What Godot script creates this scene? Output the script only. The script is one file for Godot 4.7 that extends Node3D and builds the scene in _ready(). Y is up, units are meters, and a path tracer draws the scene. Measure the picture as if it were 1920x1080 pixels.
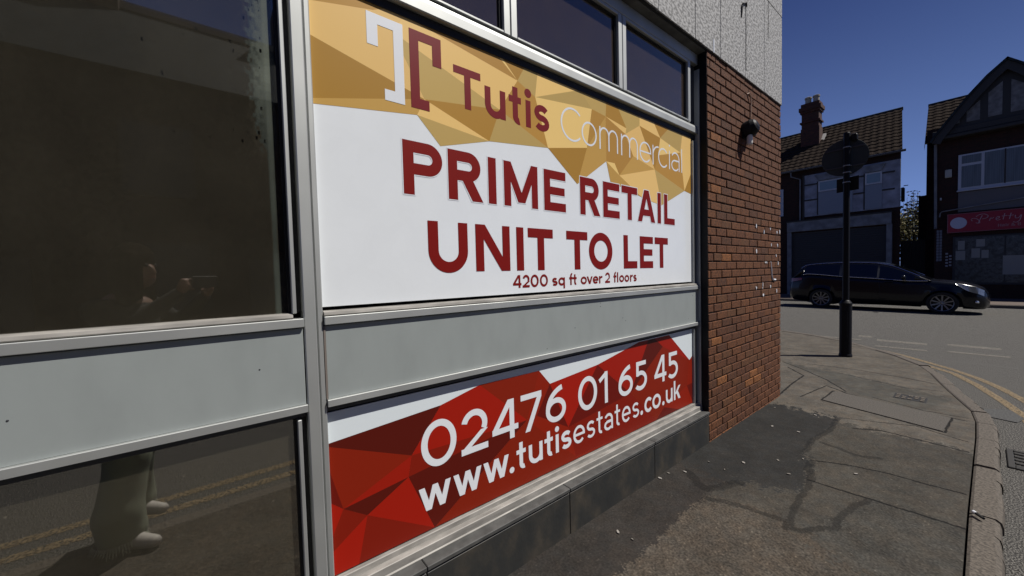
extends Node3D
# A street corner: metal-framed shop front with letting boards, brick pier, pavement corner, junction and far houses.

var st: SurfaceTool
var M := {}
var taken := {}
var rng := RandomNumberGenerator.new()

# ---------------------------------------------------------------- naming
func numbered(called: String) -> String:
	if not taken.has(called):
		taken[called] = 0
		return called
	taken[called] += 1
	return "%s_%03d" % [called, taken[called]]

func thing(called: String, label: String, category: String, at := Vector3.ZERO, group := "") -> Node3D:
	var o := Node3D.new()
	o.name = numbered(called)
	add_child(o, true)
	o.position = at
	o.set_meta("label", label)
	o.set_meta("category", category)
	if group != "":
		o.set_meta("group", group)
	return o

func offset_of(p: Node) -> Vector3:
	var acc := Vector3.ZERO
	while p != self:
		acc += (p as Node3D).position
		p = p.get_parent()
	return acc

func part(called: String, mesh, m: Material, parent: Node = self, at := Vector3.ZERO, world := true) -> MeshInstance3D:
	var o := MeshInstance3D.new()
	o.mesh = mesh.commit() if mesh is SurfaceTool else mesh
	if parent == self:
		o.name = numbered(called)
	else:
		var n := 0
		var nm := called
		while parent.has_node(nm):
			n += 1
			nm = "%s_%03d" % [called, n]
		o.name = nm
	o.material_override = m
	parent.add_child(o, true)
	o.position = at - (offset_of(parent) if world else Vector3.ZERO)
	return o

func quick(called: String, k: String, mesh: Mesh, m: Material, parent: Node, at: Vector3) -> void:
	# a numbered piece, without the slow search for a free name
	var o := MeshInstance3D.new()
	o.mesh = mesh
	o.name = called + k
	o.material_override = m
	parent.add_child(o, true)
	o.position = at

func struct(called: String, mesh, m: Material, parent: Node = self) -> MeshInstance3D:
	var o := part(called, mesh, m, parent)
	if parent == self:
		o.set_meta("kind", "structure")
	return o

# ---------------------------------------------------------------- shapes
func mb() -> SurfaceTool:
	var s := SurfaceTool.new()
	s.begin(Mesh.PRIMITIVE_TRIANGLES)
	s.set_smooth_group(-1)
	return s

func fin(s: SurfaceTool) -> SurfaceTool:
	s.generate_normals()
	return s

func tri(s: SurfaceTool, a: Vector3, b: Vector3, c: Vector3, out: Vector3) -> void:
	if (a - c).cross(a - b).dot(out) < 0.0:
		var t := b
		b = c
		c = t
	s.add_vertex(a)
	s.add_vertex(b)
	s.add_vertex(c)

func quad(s: SurfaceTool, a: Vector3, b: Vector3, c: Vector3, d: Vector3, out: Vector3) -> void:
	tri(s, a, b, c, out)
	tri(s, a, c, d, out)

func box(s: SurfaceTool, a: Vector3, b: Vector3, ch := 0.0) -> void:
	var c := (a + b) * 0.5
	var h := ((b - a) * 0.5).abs()
	var e := minf(ch, 0.45 * minf(h.x, minf(h.y, h.z)))
	for ax in 3:
		var u := (ax + 1) % 3
		var v := (ax + 2) % 3
		for sg in [-1.0, 1.0]:
			var q := []
			for k in [[-1, -1], [1, -1], [1, 1], [-1, 1]]:
				var p := Vector3.ZERO
				p[ax] = sg * h[ax]
				p[u] = k[0] * (h[u] - e)
				p[v] = k[1] * (h[v] - e)
				q.append(c + p)
			var n := Vector3.ZERO
			n[ax] = sg
			quad(s, q[0], q[1], q[2], q[3], n)
	if e <= 0.0:
		return
	for ax in 3:
		var u := (ax + 1) % 3
		var v := (ax + 2) % 3
		for su in [-1.0, 1.0]:
			for sv in [-1.0, 1.0]:
				var p0 := Vector3.ZERO
				p0[u] = su * h[u]
				p0[v] = sv * (h[v] - e)
				var p1 := Vector3.ZERO
				p1[u] = su * (h[u] - e)
				p1[v] = sv * h[v]
				var d := Vector3.ZERO
				d[ax] = h[ax] - e
				quad(s, c + p0 - d, c + p0 + d, c + p1 + d, c + p1 - d, p0 + p1)
	for sx in [-1.0, 1.0]:
		for sy in [-1.0, 1.0]:
			for sz in [-1.0, 1.0]:
				var g := Vector3(sx, sy, sz)
				tri(s, c + g * Vector3(h.x, h.y - e, h.z - e), c + g * Vector3(h.x - e, h.y, h.z - e), c + g * Vector3(h.x - e, h.y - e, h.z), g)

func bx(a: Vector3, b: Vector3, ch := 0.0) -> SurfaceTool:
	var s := mb()
	box(s, a, b, ch)
	return fin(s)

func sweep_x(s: SurfaceTool, prof: Array, x0: float, x1: float, ends := true) -> void:
	# a (z, y) outline, listed so that the outside lies to the left of travel, drawn out along x
	var n := prof.size()
	var mid := Vector2.ZERO
	for p in prof:
		mid += p / n
	for i in n:
		var a: Vector2 = prof[i]
		var b: Vector2 = prof[(i + 1) % n]
		var d := b - a
		var nn := Vector2(-d.y, d.x)
		quad(s, Vector3(x0, a.y, a.x), Vector3(x1, a.y, a.x), Vector3(x1, b.y, b.x), Vector3(x0, b.y, b.x), Vector3(0, nn.y, nn.x))
	if ends:
		var idx := Geometry2D.triangulate_polygon(PackedVector2Array(prof))
		for k in range(0, idx.size(), 3):
			for e in [[x0, -1.0], [x1, 1.0]]:
				tri(s, Vector3(e[0], prof[idx[k]].y, prof[idx[k]].x), Vector3(e[0], prof[idx[k + 1]].y, prof[idx[k + 1]].x), Vector3(e[0], prof[idx[k + 2]].y, prof[idx[k + 2]].x), Vector3(e[1], 0, 0))

func prism(s: SurfaceTool, poly: Array, f: Callable, h0: float, h1: float, axis: Vector3) -> void:
	# polygon in a plane, f(p, h) gives the point; axis is the direction of growing h
	var pts := PackedVector2Array(poly)
	var idx := Geometry2D.triangulate_polygon(pts)
	for k in range(0, idx.size(), 3):
		var a := pts[idx[k]]
		var b := pts[idx[k + 1]]
		var c := pts[idx[k + 2]]
		tri(s, f.call(a, h1), f.call(b, h1), f.call(c, h1), axis)
		tri(s, f.call(a, h0), f.call(b, h0), f.call(c, h0), -axis)
	var cw := Geometry2D.is_polygon_clockwise(pts)
	for i in pts.size():
		var a := pts[i]
		var b := pts[(i + 1) % pts.size()]
		var d := b - a
		var nn := Vector2(d.y, -d.x) * (-1.0 if cw else 1.0)
		var m2 := (a + b) * 0.5
		var out: Vector3 = f.call(m2 + nn.normalized() * 0.01, h0) - f.call(m2, h0)
		quad(s, f.call(a, h0), f.call(b, h0), f.call(b, h1), f.call(a, h1), out)

func onto_z(p: Vector2, h: float) -> Vector3:
	return Vector3(p.x, p.y, h)
func onto_y(p: Vector2, h: float) -> Vector3:
	return Vector3(p.x, h, p.y)
func onto_x(p: Vector2, h: float) -> Vector3:
	return Vector3(h, p.y, p.x)   # p is (z, y)

func frame_of(d: Vector3) -> Basis:
	var z := d.normalized()
	var x := (Vector3.UP if absf(z.y) < 0.9 else Vector3.RIGHT).cross(z).normalized()
	return Basis(x, z.cross(x), z)

func tube(s: SurfaceTool, pts: Array, r, n := 10, caps := true) -> void:
	var rings := []
	for i in pts.size():
		var d: Vector3 = (pts[mini(i + 1, pts.size() - 1)] - pts[maxi(i - 1, 0)])
		var b := frame_of(d)
		var rr: float = r[i] if r is Array else r
		var ring := []
		for k in n:
			var a := TAU * k / n
			ring.append(pts[i] + b.x * cos(a) * rr + b.y * sin(a) * rr)
		rings.append(ring)
	for i in pts.size() - 1:
		for k in n:
			var a: Vector3 = rings[i][k]
			quad(s, a, rings[i][(k + 1) % n], rings[i + 1][(k + 1) % n], rings[i + 1][k], (a + rings[i][(k + 1) % n]) * 0.5 - pts[i])
	if caps:
		for e in [0, pts.size() - 1]:
			var o: Vector3 = pts[e] - pts[1 if e == 0 else e - 1]
			for k in n:
				tri(s, pts[e], rings[e][k], rings[e][(k + 1) % n], o)

func lathe(s: SurfaceTool, prof: Array, b: Basis, at: Vector3, n := 24) -> void:
	# prof of (radius, height) along b.y
	for i in prof.size() - 1:
		var p: Vector2 = prof[i]
		var q: Vector2 = prof[i + 1]
		for k in n:
			var a0 := TAU * k / n
			var a1 := TAU * (k + 1) / n
			var f := func(v: Vector2, a: float) -> Vector3: return at + b * Vector3(v.x * cos(a), v.y, v.x * sin(a))
			var d := q - p
			var out: Vector3 = b * Vector3(d.y * cos(a0), -d.x, d.y * sin(a0))
			if d.length() < 1e-6:
				continue
			quad(s, f.call(p, a0), f.call(p, a1), f.call(q, a1), f.call(q, a0), -out if d.y < 0 and absf(d.x) < 1e-6 else out)

# ---------------------------------------------------------------- colours and materials
func lin(r: float, g: float, b: float) -> Color:
	return Color(r, g, b).linear_to_srgb()

func seen(r: float, g: float, b: float, k := 1.0) -> Color:
	var c := Color(r / 255.0, g / 255.0, b / 255.0).srgb_to_linear()
	return Color(minf(c.r * k, 0.92), minf(c.g * k, 0.92), minf(c.b * k, 0.92)).linear_to_srgb()

func ramp_of(stops: Array) -> Gradient:
	var g := Gradient.new()
	var o := PackedFloat32Array()
	var c := PackedColorArray()
	for s in stops:
		o.append(s[0])
		c.append(s[1])
	g.offsets = o
	g.colors = c
	return g

func grey(v: float) -> Color:
	return Color(v, v, v)

func noise_tex(seed_no: int, freq: float, oct: int, stops: Array, size := 512, kind := FastNoiseLite.TYPE_SIMPLEX_SMOOTH, wide := 0) -> NoiseTexture2D:
	var n := FastNoiseLite.new()
	n.noise_type = kind
	n.seed = seed_no
	n.frequency = freq
	n.fractal_octaves = oct
	n.fractal_type = FastNoiseLite.FRACTAL_FBM if oct > 1 else FastNoiseLite.FRACTAL_NONE
	var t := NoiseTexture2D.new()
	t.width = wide if wide > 0 else size
	t.height = size
	t.seamless = true
	t.seamless_blend_skirt = 0.15
	t.noise = n
	if stops.size():
		t.color_ramp = ramp_of(stops)
	return t

func mat(c: Color, rough := 0.8, o := {}) -> StandardMaterial3D:
	var m := StandardMaterial3D.new()
	m.albedo_color = c
	m.roughness = rough
	m.metallic = o.get("metal", 0.0)
	m.metallic_specular = o.get("spec", 0.5)
	if o.has("tex"):
		m.albedo_texture = o.tex
		m.uv1_triplanar = o.get("tri", true)
		m.uv1_world_triplanar = o.get("tri", true)
		m.uv1_triplanar_sharpness = 4.0
		var s = o.get("scale", 1.0)
		m.uv1_scale = s if s is Vector3 else Vector3(s, s, s)
	if o.has("bump"):
		m.heightmap_enabled = true
		m.heightmap_texture = o.bump
		m.heightmap_scale = o.get("bumpcm", 0.2)
	if o.has("coat"):
		m.clearcoat_enabled = true
		m.clearcoat = o.coat
		m.clearcoat_roughness = o.get("coatrough", 0.05)
	if o.has("rtex"):
		m.roughness_texture = o.rtex
	return m

# ---------------------------------------------------------------- flat print: letters drawn from bars, slants and arcs
var g_at := Vector2.ZERO
var g_s := 1.0
var g_z := 0.0
var g_grow := 0.0

func g_poly(pts: Array) -> void:
	g_z += 0.00003
	for k in range(1, pts.size() - 1):
		var v := []
		for j in [0, k, k + 1]:
			var p: Vector2 = pts[j]
			v.append(Vector3(g_at.x + p.x * g_s, g_at.y + p.y * g_s, g_z))
		tri(st, v[0], v[1], v[2], Vector3(0, 0, 1))

func bar(x0: float, y0: float, x1: float, y1: float) -> void:
	var e := g_grow
	g_poly([Vector2(x0 - e, y0 - e), Vector2(x1 + e, y0 - e), Vector2(x1 + e, y1 + e), Vector2(x0 - e, y1 + e)])

func slant(x0: float, y0: float, x1: float, y1: float, h: float) -> void:
	var e := g_grow
	var q := h * 0.5 + e * 1.15
	g_poly([Vector2(x0 - q, y0 - e), Vector2(x0 + q, y0 - e), Vector2(x1 + q, y1 + e), Vector2(x1 - q, y1 + e)])

func arc(cx: float, cy: float, rx: float, ry: float, a0: float, a1: float, w: float) -> void:
	g_z += 0.00003
	var n := maxi(6, int(absf(a1 - a0) / 7.0))
	var e := g_grow
	for i in n:
		var v := []
		for j in [i, i + 1]:
			var a := deg_to_rad(lerpf(a0, a1, float(j) / n))
			v.append(Vector2(cx + (rx + e) * cos(a), cy + (ry + e) * sin(a)))
			v.append(Vector2(cx + (rx - w - e) * cos(a), cy + (ry - w - e) * sin(a)))
		var p := []
		for q in v:
			p.append(Vector3(g_at.x + q.x * g_s, g_at.y + q.y * g_s, g_z))
		quad(st, p[0], p[1], p[3], p[2], Vector3(0, 0, 1))

func stroke(pts: Array, w: float) -> void:
	g_z += 0.00003
	var l := []
	for i in pts.size():
		var d: Vector2 = (pts[mini(i + 1, pts.size() - 1)] - pts[maxi(i - 1, 0)]).normalized()
		var n := Vector2(-d.y, d.x) * (w * 0.5 + g_grow)
		for q in [pts[i] + n, pts[i] - n]:
			l.append(Vector3(g_at.x + q.x * g_s, g_at.y + q.y * g_s, g_z))
	for i in pts.size() - 1:
		quad(st, l[2 * i], l[2 * i + 1], l[2 * i + 3], l[2 * i + 2], Vector3(0, 0, 1))

func s_shape(W: float, H: float, w: float) -> void:
	var rx := W * 0.5 - w * 0.5
	var ry := (H - w) * 0.25
	var p := []
	for i in 15:
		var a := deg_to_rad(lerpf(28, 270, i / 14.0))
		p.append(Vector2(W * 0.5 + rx * cos(a) * 0.95, H - w * 0.5 - ry + ry * sin(a)))
	for i in range(1, 15):
		var a := deg_to_rad(lerpf(90, -152, i / 14.0))
		p.append(Vector2(W * 0.5 + rx * cos(a), w * 0.5 + ry + ry * sin(a)))
	stroke(p, w)

func glyph(c: String, W: float, w: float, x: float) -> void:
	var d := w * 1.13
	match c:
		"P":
			bar(0, 0, w, 1)
			var h := 0.62
			bar(w, 1 - w, W - h * 0.5, 1)
			bar(w, 1 - h, W - h * 0.5, 1 - h + w)
			arc(W - h * 0.5, 1 - h * 0.5, h * 0.5, h * 0.5, -90, 90, w)
		"R":
			bar(0, 0, w, 1)
			var h := 0.6
			var e := W * 0.93
			bar(w, 1 - w, e - h * 0.5, 1)
			bar(w, 1 - h, e - h * 0.5, 1 - h + w)
			arc(e - h * 0.5, 1 - h * 0.5, h * 0.5, h * 0.5, -90, 90, w)
			slant(W - d * 0.58, 0, W * 0.5, 1 - h + w * 0.4, d * 1.12)
		"I", "l":
			bar(0, 0, W if c == "I" else w, 1)
		"M":
			bar(0, 0, w * 0.92, 1)
			bar(W - w * 0.92, 0, W, 1)
			slant(W * 0.5, 0.1, w * 0.46, 1, w)
			slant(W * 0.5, 0.1, W - w * 0.46, 1, w)
		"E":
			bar(0, 0, w, 1)
			bar(w, 1 - w, W, 1)
			bar(w, 0, W, w)
			bar(w, 0.5 - w * 0.46, W * 0.95, 0.5 + w * 0.46)
		"T":
			bar(0, 1 - w, W, 1)
			bar(W * 0.5 - w * 0.5, 0, W * 0.5 + w * 0.5, 1 - w)
		"A":
			slant(d * 0.5, 0, W * 0.5 - w * 0.08, 1, d * 0.95)
			slant(W - d * 0.5, 0, W * 0.5 + w * 0.08, 1, d * 0.95)
			bar(W * 0.24, 0.19, W * 0.76, 0.19 + w * 0.95)
		"L":
			bar(0, 0, w, 1)
			bar(w, 0, W, w)
		"U":
			var r := W * 0.5
			bar(0, r - 0.022, w, 1)
			bar(W - w, r - 0.022, W, 1)
			arc(r, r - 0.02, r, r, 180, 360, w)
		"N":
			bar(0, 0, w * 0.95, 1)
			bar(W - w * 0.95, 0, W, 1)
			slant(W - w * 0.56, 0, w * 0.56, 1, w * 1.12)
		"O":
			arc(W * 0.5, 0.5, W * 0.5, 0.515, 0, 360, w)
		"0":
			arc(W * 0.5, 0.5, W * 0.5, 0.51, 0, 360, w)
		"C":
			arc(W * 0.62, 0.5, W * 0.62, 0.525, 45, 315, w)
		"u":
			var r := (W) * 0.5
			bar(0, r - 0.022, w, x)
			bar(W - w, 0, W, x)
			arc(r, r - 0.02, r, r, 180, 360, w)
		"t":
			bar(W * 0.28, W * 0.42, W * 0.28 + w, x + 0.24)
			bar(0, x - w, W * 0.92, x - 0.01)
			arc(W * 0.28 + W * 0.44, W * 0.42, W * 0.44, W * 0.44, 180, 285, w)
		"i":
			bar(W * 0.5 - w * 0.5, 0, W * 0.5 + w * 0.5, x)
			arc(W * 0.5, x + 0.2, w * 0.68, w * 0.68, 0, 360, w * 0.68)
		"s":
			s_shape(W, x, w)
		"o":
			arc(W * 0.5, x * 0.5, W * 0.5, x * 0.515, 0, 360, w)
		"m":
			bar(0, 0, w, x)
			var r := (W + w) * 0.25
			for k in 2:
				var c0 := r + k * (W - w) * 0.5
				arc(c0, x - r, r, r + 0.01, 0, 180, w)
				bar(c0 + r - w, 0, c0 + r, x - r)
		"e":
			arc(W * 0.5, x * 0.5, W * 0.5, x * 0.515, 0, 318, w)
			bar(w * 0.6, x * 0.5 - w * 0.45, W - 0.002, x * 0.5 + w * 0.45)
		"r":
			bar(0, 0, w, x)
			arc(W * 0.95, x * 0.48, W * 0.95, x * 0.53, 82, 165, w)
		"c":
			arc(W * 0.56, x * 0.5, W * 0.56, x * 0.515, 42, 318, w)
		"a":
			bar(W - w, 0, W, x * 0.66)
			arc(W * 0.5, x * 0.62, W * 0.5, x * 0.4, 0, 150, w)
			arc(W * 0.46, x * 0.29, W * 0.46, x * 0.31, 60, 330, w)
			bar(W * 0.46, x * 0.6 - w, W - w * 0.5, x * 0.6)
		".":
			arc(W * 0.5, w * 0.62, w * 0.66, w * 0.66, 0, 360, w * 0.66)
		"q":
			arc(W * 0.5, x * 0.5, W * 0.5, x * 0.515, 0, 360, w)
			bar(W - w, -0.26, W, x)
		"f":
			bar(W * 0.26, 0, W * 0.26 + w, 0.75)
			bar(0, x - w, W, x)
			arc(W * 0.26 + W * 0.5, 0.75, W * 0.5, 0.3, 75, 180, w)
		"v":
			slant(W * 0.5, 0, d * 0.5, x, d)
			slant(W * 0.5, 0, W - d * 0.5, x, d)
		"w":
			slant(W * 0.29, 0, d * 0.5, x, d)
			slant(W * 0.29, 0, W * 0.5, x, d * 0.94)
			slant(W * 0.71, 0, W * 0.5, x, d * 0.94)
			slant(W * 0.71, 0, W - d * 0.5, x, d)
		"k":
			bar(0, 0, w, 1)
			slant(w * 1.15, x * 0.42, W - d * 0.6, x, d * 1.15)
			slant(W - d * 0.62, 0, w * 2.0, x * 0.58, d * 1.2)
		"1":
			bar(W - w, 0, W, 1)
			stroke([Vector2(w * 0.2, 0.74), Vector2(W - w * 0.6, 0.99 - w * 0.4)], w * 0.9)
		"2":
			var r := W * 0.49
			arc(W * 0.5, 1.0 - r * 0.98, r, r, -30, 165, w)
			slant(d * 0.62, w * 0.7, W * 0.5 + r * 0.76, 1.0 - r * 1.42, d * 1.2)
			bar(0, 0, W, w)
		"4":
			bar(W * 0.66, 0, W * 0.66 + w, 1)
			bar(0, 0.2, W, 0.2 + w * 0.95)
			slant(d * 0.55, 0.2 + w * 0.8, W * 0.66 + w * 0.3, 1, d * 1.1)
		"5":
			bar(W * 0.12, 1 - w, W * 0.92, 1)
			bar(W * 0.12, 0.5, W * 0.12 + w, 1 - w)
			arc(W * 0.46, 0.33, W * 0.54, 0.34, -140, 128, w)
		"6":
			arc(W * 0.5, 0.33, W * 0.5, 0.34, 0, 360, w)
			arc(W * 1.02, 0.36, W * 1.02, 0.66, 103, 178, w)
		"7":
			bar(0, 1 - w, W, 1)
			slant(W * 0.3, 0, W - d * 0.5, 1 - w, d)

func words(called: String, items: Array, base: float, cap: float, w: float, x: float, z: float, m: Material, parent: Node, grow := 0.0) -> void:
	# items: [letter, left edge, right edge] in metres along the board; every letter is a piece of its own
	g_s = cap
	g_grow = grow / cap
	for it in items:
		st = mb()
		g_z = z
		g_at = Vector2(it[1], base)
		glyph(it[0], (it[2] - it[1]) / cap, w, x)
		part(called, fin(st), m, parent)
	g_grow = 0.0

const GOLD_POINTS := [Vector2(0.316,2.668),Vector2(0.617,2.668),Vector2(0.557,2.636),Vector2(0.316,2.576),Vector2(0.697,2.668),Vector2(0.634,2.58),Vector2(0.775,2.331),Vector2(0.316,2.449),Vector2(1.327,2.576),Vector2(1.201,2.39),Vector2(0.316,2.214),Vector2(0.737,2.252),Vector2(0.316,2.194),Vector2(1.129,2.213),Vector2(0.848,2.135),Vector2(1.546,2.257),Vector2(1.454,2.523),Vector2(1.196,2.668),Vector2(1.222,2.668),Vector2(1.382,2.668),Vector2(1.477,2.668),Vector2(1.835,2.668),Vector2(1.946,2.579),Vector2(1.892,2.322),Vector2(1.793,2.08),Vector2(2.097,2.668),Vector2(2.088,2.566),Vector2(2.087,2.269),Vector2(2.218,2.668),Vector2(2.321,2.538),Vector2(2.308,2.496),Vector2(2.486,2.668),Vector2(2.485,2.593),Vector2(2.4,2.358),Vector2(2.683,2.305),Vector2(2.67,2.668),Vector2(2.767,2.561),Vector2(2.734,2.422),Vector2(2.903,2.668),Vector2(3.114,2.668),Vector2(3.077,2.504),Vector2(3.257,2.668),Vector2(3.257,2.513),Vector2(3.141,2.195),Vector2(3.257,2.357),Vector2(3.257,2.181),Vector2(2.777,2.04),Vector2(2.231,2.196),Vector2(2.658,2.052),Vector2(2.499,2.075),Vector2(2.178,2.271),Vector2(2.129,2.14)]
const GOLD_FACETS := [["br",0,1,2,3],["l2",3,2,1,4,5,6,7],["lt",4,8,9,5],["md",5,9,6],["dk",7,6,10],["mb",10,6,11,12],["lt",6,13,11],["md",11,13,14],["dk",6,9,13],["md",9,15,13],["br",9,8,16,15],["br",4,17,8],["lt",17,18,8],["dk",18,19,8],["md",19,20,16,8],["lt",20,21,16],["md",16,21,22],["lt",16,22,23,15],["dk",15,23,24],["md",21,25,26,22],["br",22,26,23],["mb",23,26,27,24],["dk",25,28,29,26],["lt",26,29,30],["md",28,31,32,30,29],["br",26,30,33,27],["l2",30,32,34,33],["lt",31,35,36,32],["dk",32,36,37,34],["dk",35,38,36],["md",38,39,40,36],["lt",36,40,37],["lt",39,41,42,40],["br",34,37,40,43],["lt",40,42,44,43],["dk",43,44,45],["md",34,43,46],["lt",47,34,46,48,49],["mb",33,34,47],["br",27,33,47,50],["lt",27,50,47],["mb",27,47,49,51]]
const RED_POINTS := [Vector2(0.316,1),Vector2(2.439,1),Vector2(1.958,0.913),Vector2(1.519,0.876),Vector2(1.435,0.969),Vector2(1.026,0.971),Vector2(0.805,0.92),Vector2(0.316,0.885),Vector2(2.87,1),Vector2(3.257,1),Vector2(3.257,0.771),Vector2(3.203,0.741),Vector2(0.653,0.728),Vector2(0.316,0.872),Vector2(0.36,0.605),Vector2(0.316,0.776),Vector2(0.635,0.636),Vector2(0.316,0.646),Vector2(0.452,0.54),Vector2(0.753,0.352),Vector2(0.316,0.509),Vector2(0.316,0.449),Vector2(0.411,0.352),Vector2(0.316,0.352),Vector2(1.335,0.708),Vector2(1.41,0.712),Vector2(1.668,0.574),Vector2(2.326,0.64),Vector2(2.664,0.352),Vector2(1.732,0.367),Vector2(1.732,0.352),Vector2(2.566,1),Vector2(2.566,0.998),Vector2(2.663,1),Vector2(2.663,0.993),Vector2(2.77,0.92),Vector2(3.155,0.525),Vector2(3.257,0.531),Vector2(3.257,0.352),Vector2(2.782,0.426),Vector2(3.017,0.352)]
const RED_FACETS := [["w",0,1,2,3,4,5,6,7],["w",8,9,10,11],["v",7,6,12,13],["m",13,12,14,15],["b",12,16,14],["d",15,14,17],["v",14,16,18],["b",16,19,18],["b",17,14,20],["m",14,18,21,20],["b",18,22,23,21],["m",18,19,22],["v",16,24,19],["m",12,24,16],["b",6,5,24,12],["m",5,4,24],["o",4,3,25,24],["b",3,2,26],["d",3,26,25],["d",2,27,26],["m",26,27,28,29],["o",24,25,26,29],["m",19,24,29,30],["b",2,1,31,32,27],["v",32,31,33,34,35,27],["b",34,33,8,11,35],["m",35,11,36,27],["o",11,10,37,36],["d",36,37,38],["m",27,36,39,28],["d",39,40,28],["o",36,38,40,39],["o",29,28,30]]

# ---------------------------------------------------------------- the pavement's computed surface
const PAVE_W := 2048
const PAVE_H := 768
const PAVE_X0 := -0.6
const PAVE_Z0 := -2.4
const PAVE_SX := 12.6
const PAVE_SZ := 4.2

func pave_px(p: Vector2) -> Vector2:
	return Vector2((p.x - PAVE_X0) / PAVE_SX * PAVE_W, (p.y - PAVE_Z0) / PAVE_SZ * PAVE_H)

func fill_poly(mask: PackedByteArray, poly: Array, value: int) -> void:
	var q := []
	var y0 := 1e9
	var y1 := -1e9
	for p in poly:
		var v := pave_px(p)
		q.append(v)
		y0 = minf(y0, v.y)
		y1 = maxf(y1, v.y)
	for y in range(maxi(0, int(y0)), mini(PAVE_H - 1, int(y1)) + 1):
		var xs := []
		for i in q.size():
			var a: Vector2 = q[i]
			var b: Vector2 = q[(i + 1) % q.size()]
			if (a.y <= y) != (b.y <= y):
				xs.append(a.x + (y - a.y) / (b.y - a.y) * (b.x - a.x))
		xs.sort()
		for k in range(0, xs.size() - 1, 2):
			for x in range(maxi(0, int(xs[k])), mini(PAVE_W - 1, int(xs[k + 1])) + 1):
				mask[y * PAVE_W + x] = value

func draw_line(mask: PackedByteArray, pts: Array, wide: float, strength: int, wob := 0.012) -> void:
	# a crack or a tar seam: width in metres, wandering a little
	var off := Vector2.ZERO
	for i in pts.size() - 1:
		var a: Vector2 = pts[i]
		var b: Vector2 = pts[i + 1]
		var n := maxi(2, int(a.distance_to(b) / 0.004))
		for k in n:
			if k % 4 == 0:
				off = off * 0.85 + Vector2(rng.randf_range(-1, 1), rng.randf_range(-1, 1)) * wob * 0.25
			var w := wide * rng.randf_range(0.55, 1.1)
			var c := pave_px(a.lerp(b, float(k) / n) + off)
			var rx := w * 0.5 / PAVE_SX * PAVE_W
			var rz := w * 0.5 / PAVE_SZ * PAVE_H
			for y in range(int(c.y - rz), int(c.y + rz) + 1):
				for x in range(int(c.x - rx), int(c.x + rx) + 1):
					if x >= 0 and y >= 0 and x < PAVE_W and y < PAVE_H:
						var at := y * PAVE_W + x
						mask[at] = maxi(mask[at], int(strength * rng.randf_range(0.6, 1.0)))

func noise_bytes(seed_no: int, freq: float, oct: int, w: int, h: int, kind := FastNoiseLite.TYPE_SIMPLEX) -> PackedByteArray:
	var n := FastNoiseLite.new()
	n.noise_type = kind
	n.seed = seed_no
	n.frequency = freq
	n.fractal_octaves = oct
	n.fractal_type = FastNoiseLite.FRACTAL_FBM if oct > 1 else FastNoiseLite.FRACTAL_NONE
	var im := n.get_image(w, h)
	im.convert(Image.FORMAT_L8)
	return im.get_data()

func V(x: float, z: float) -> Vector2:
	return Vector2(x, z)

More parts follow.
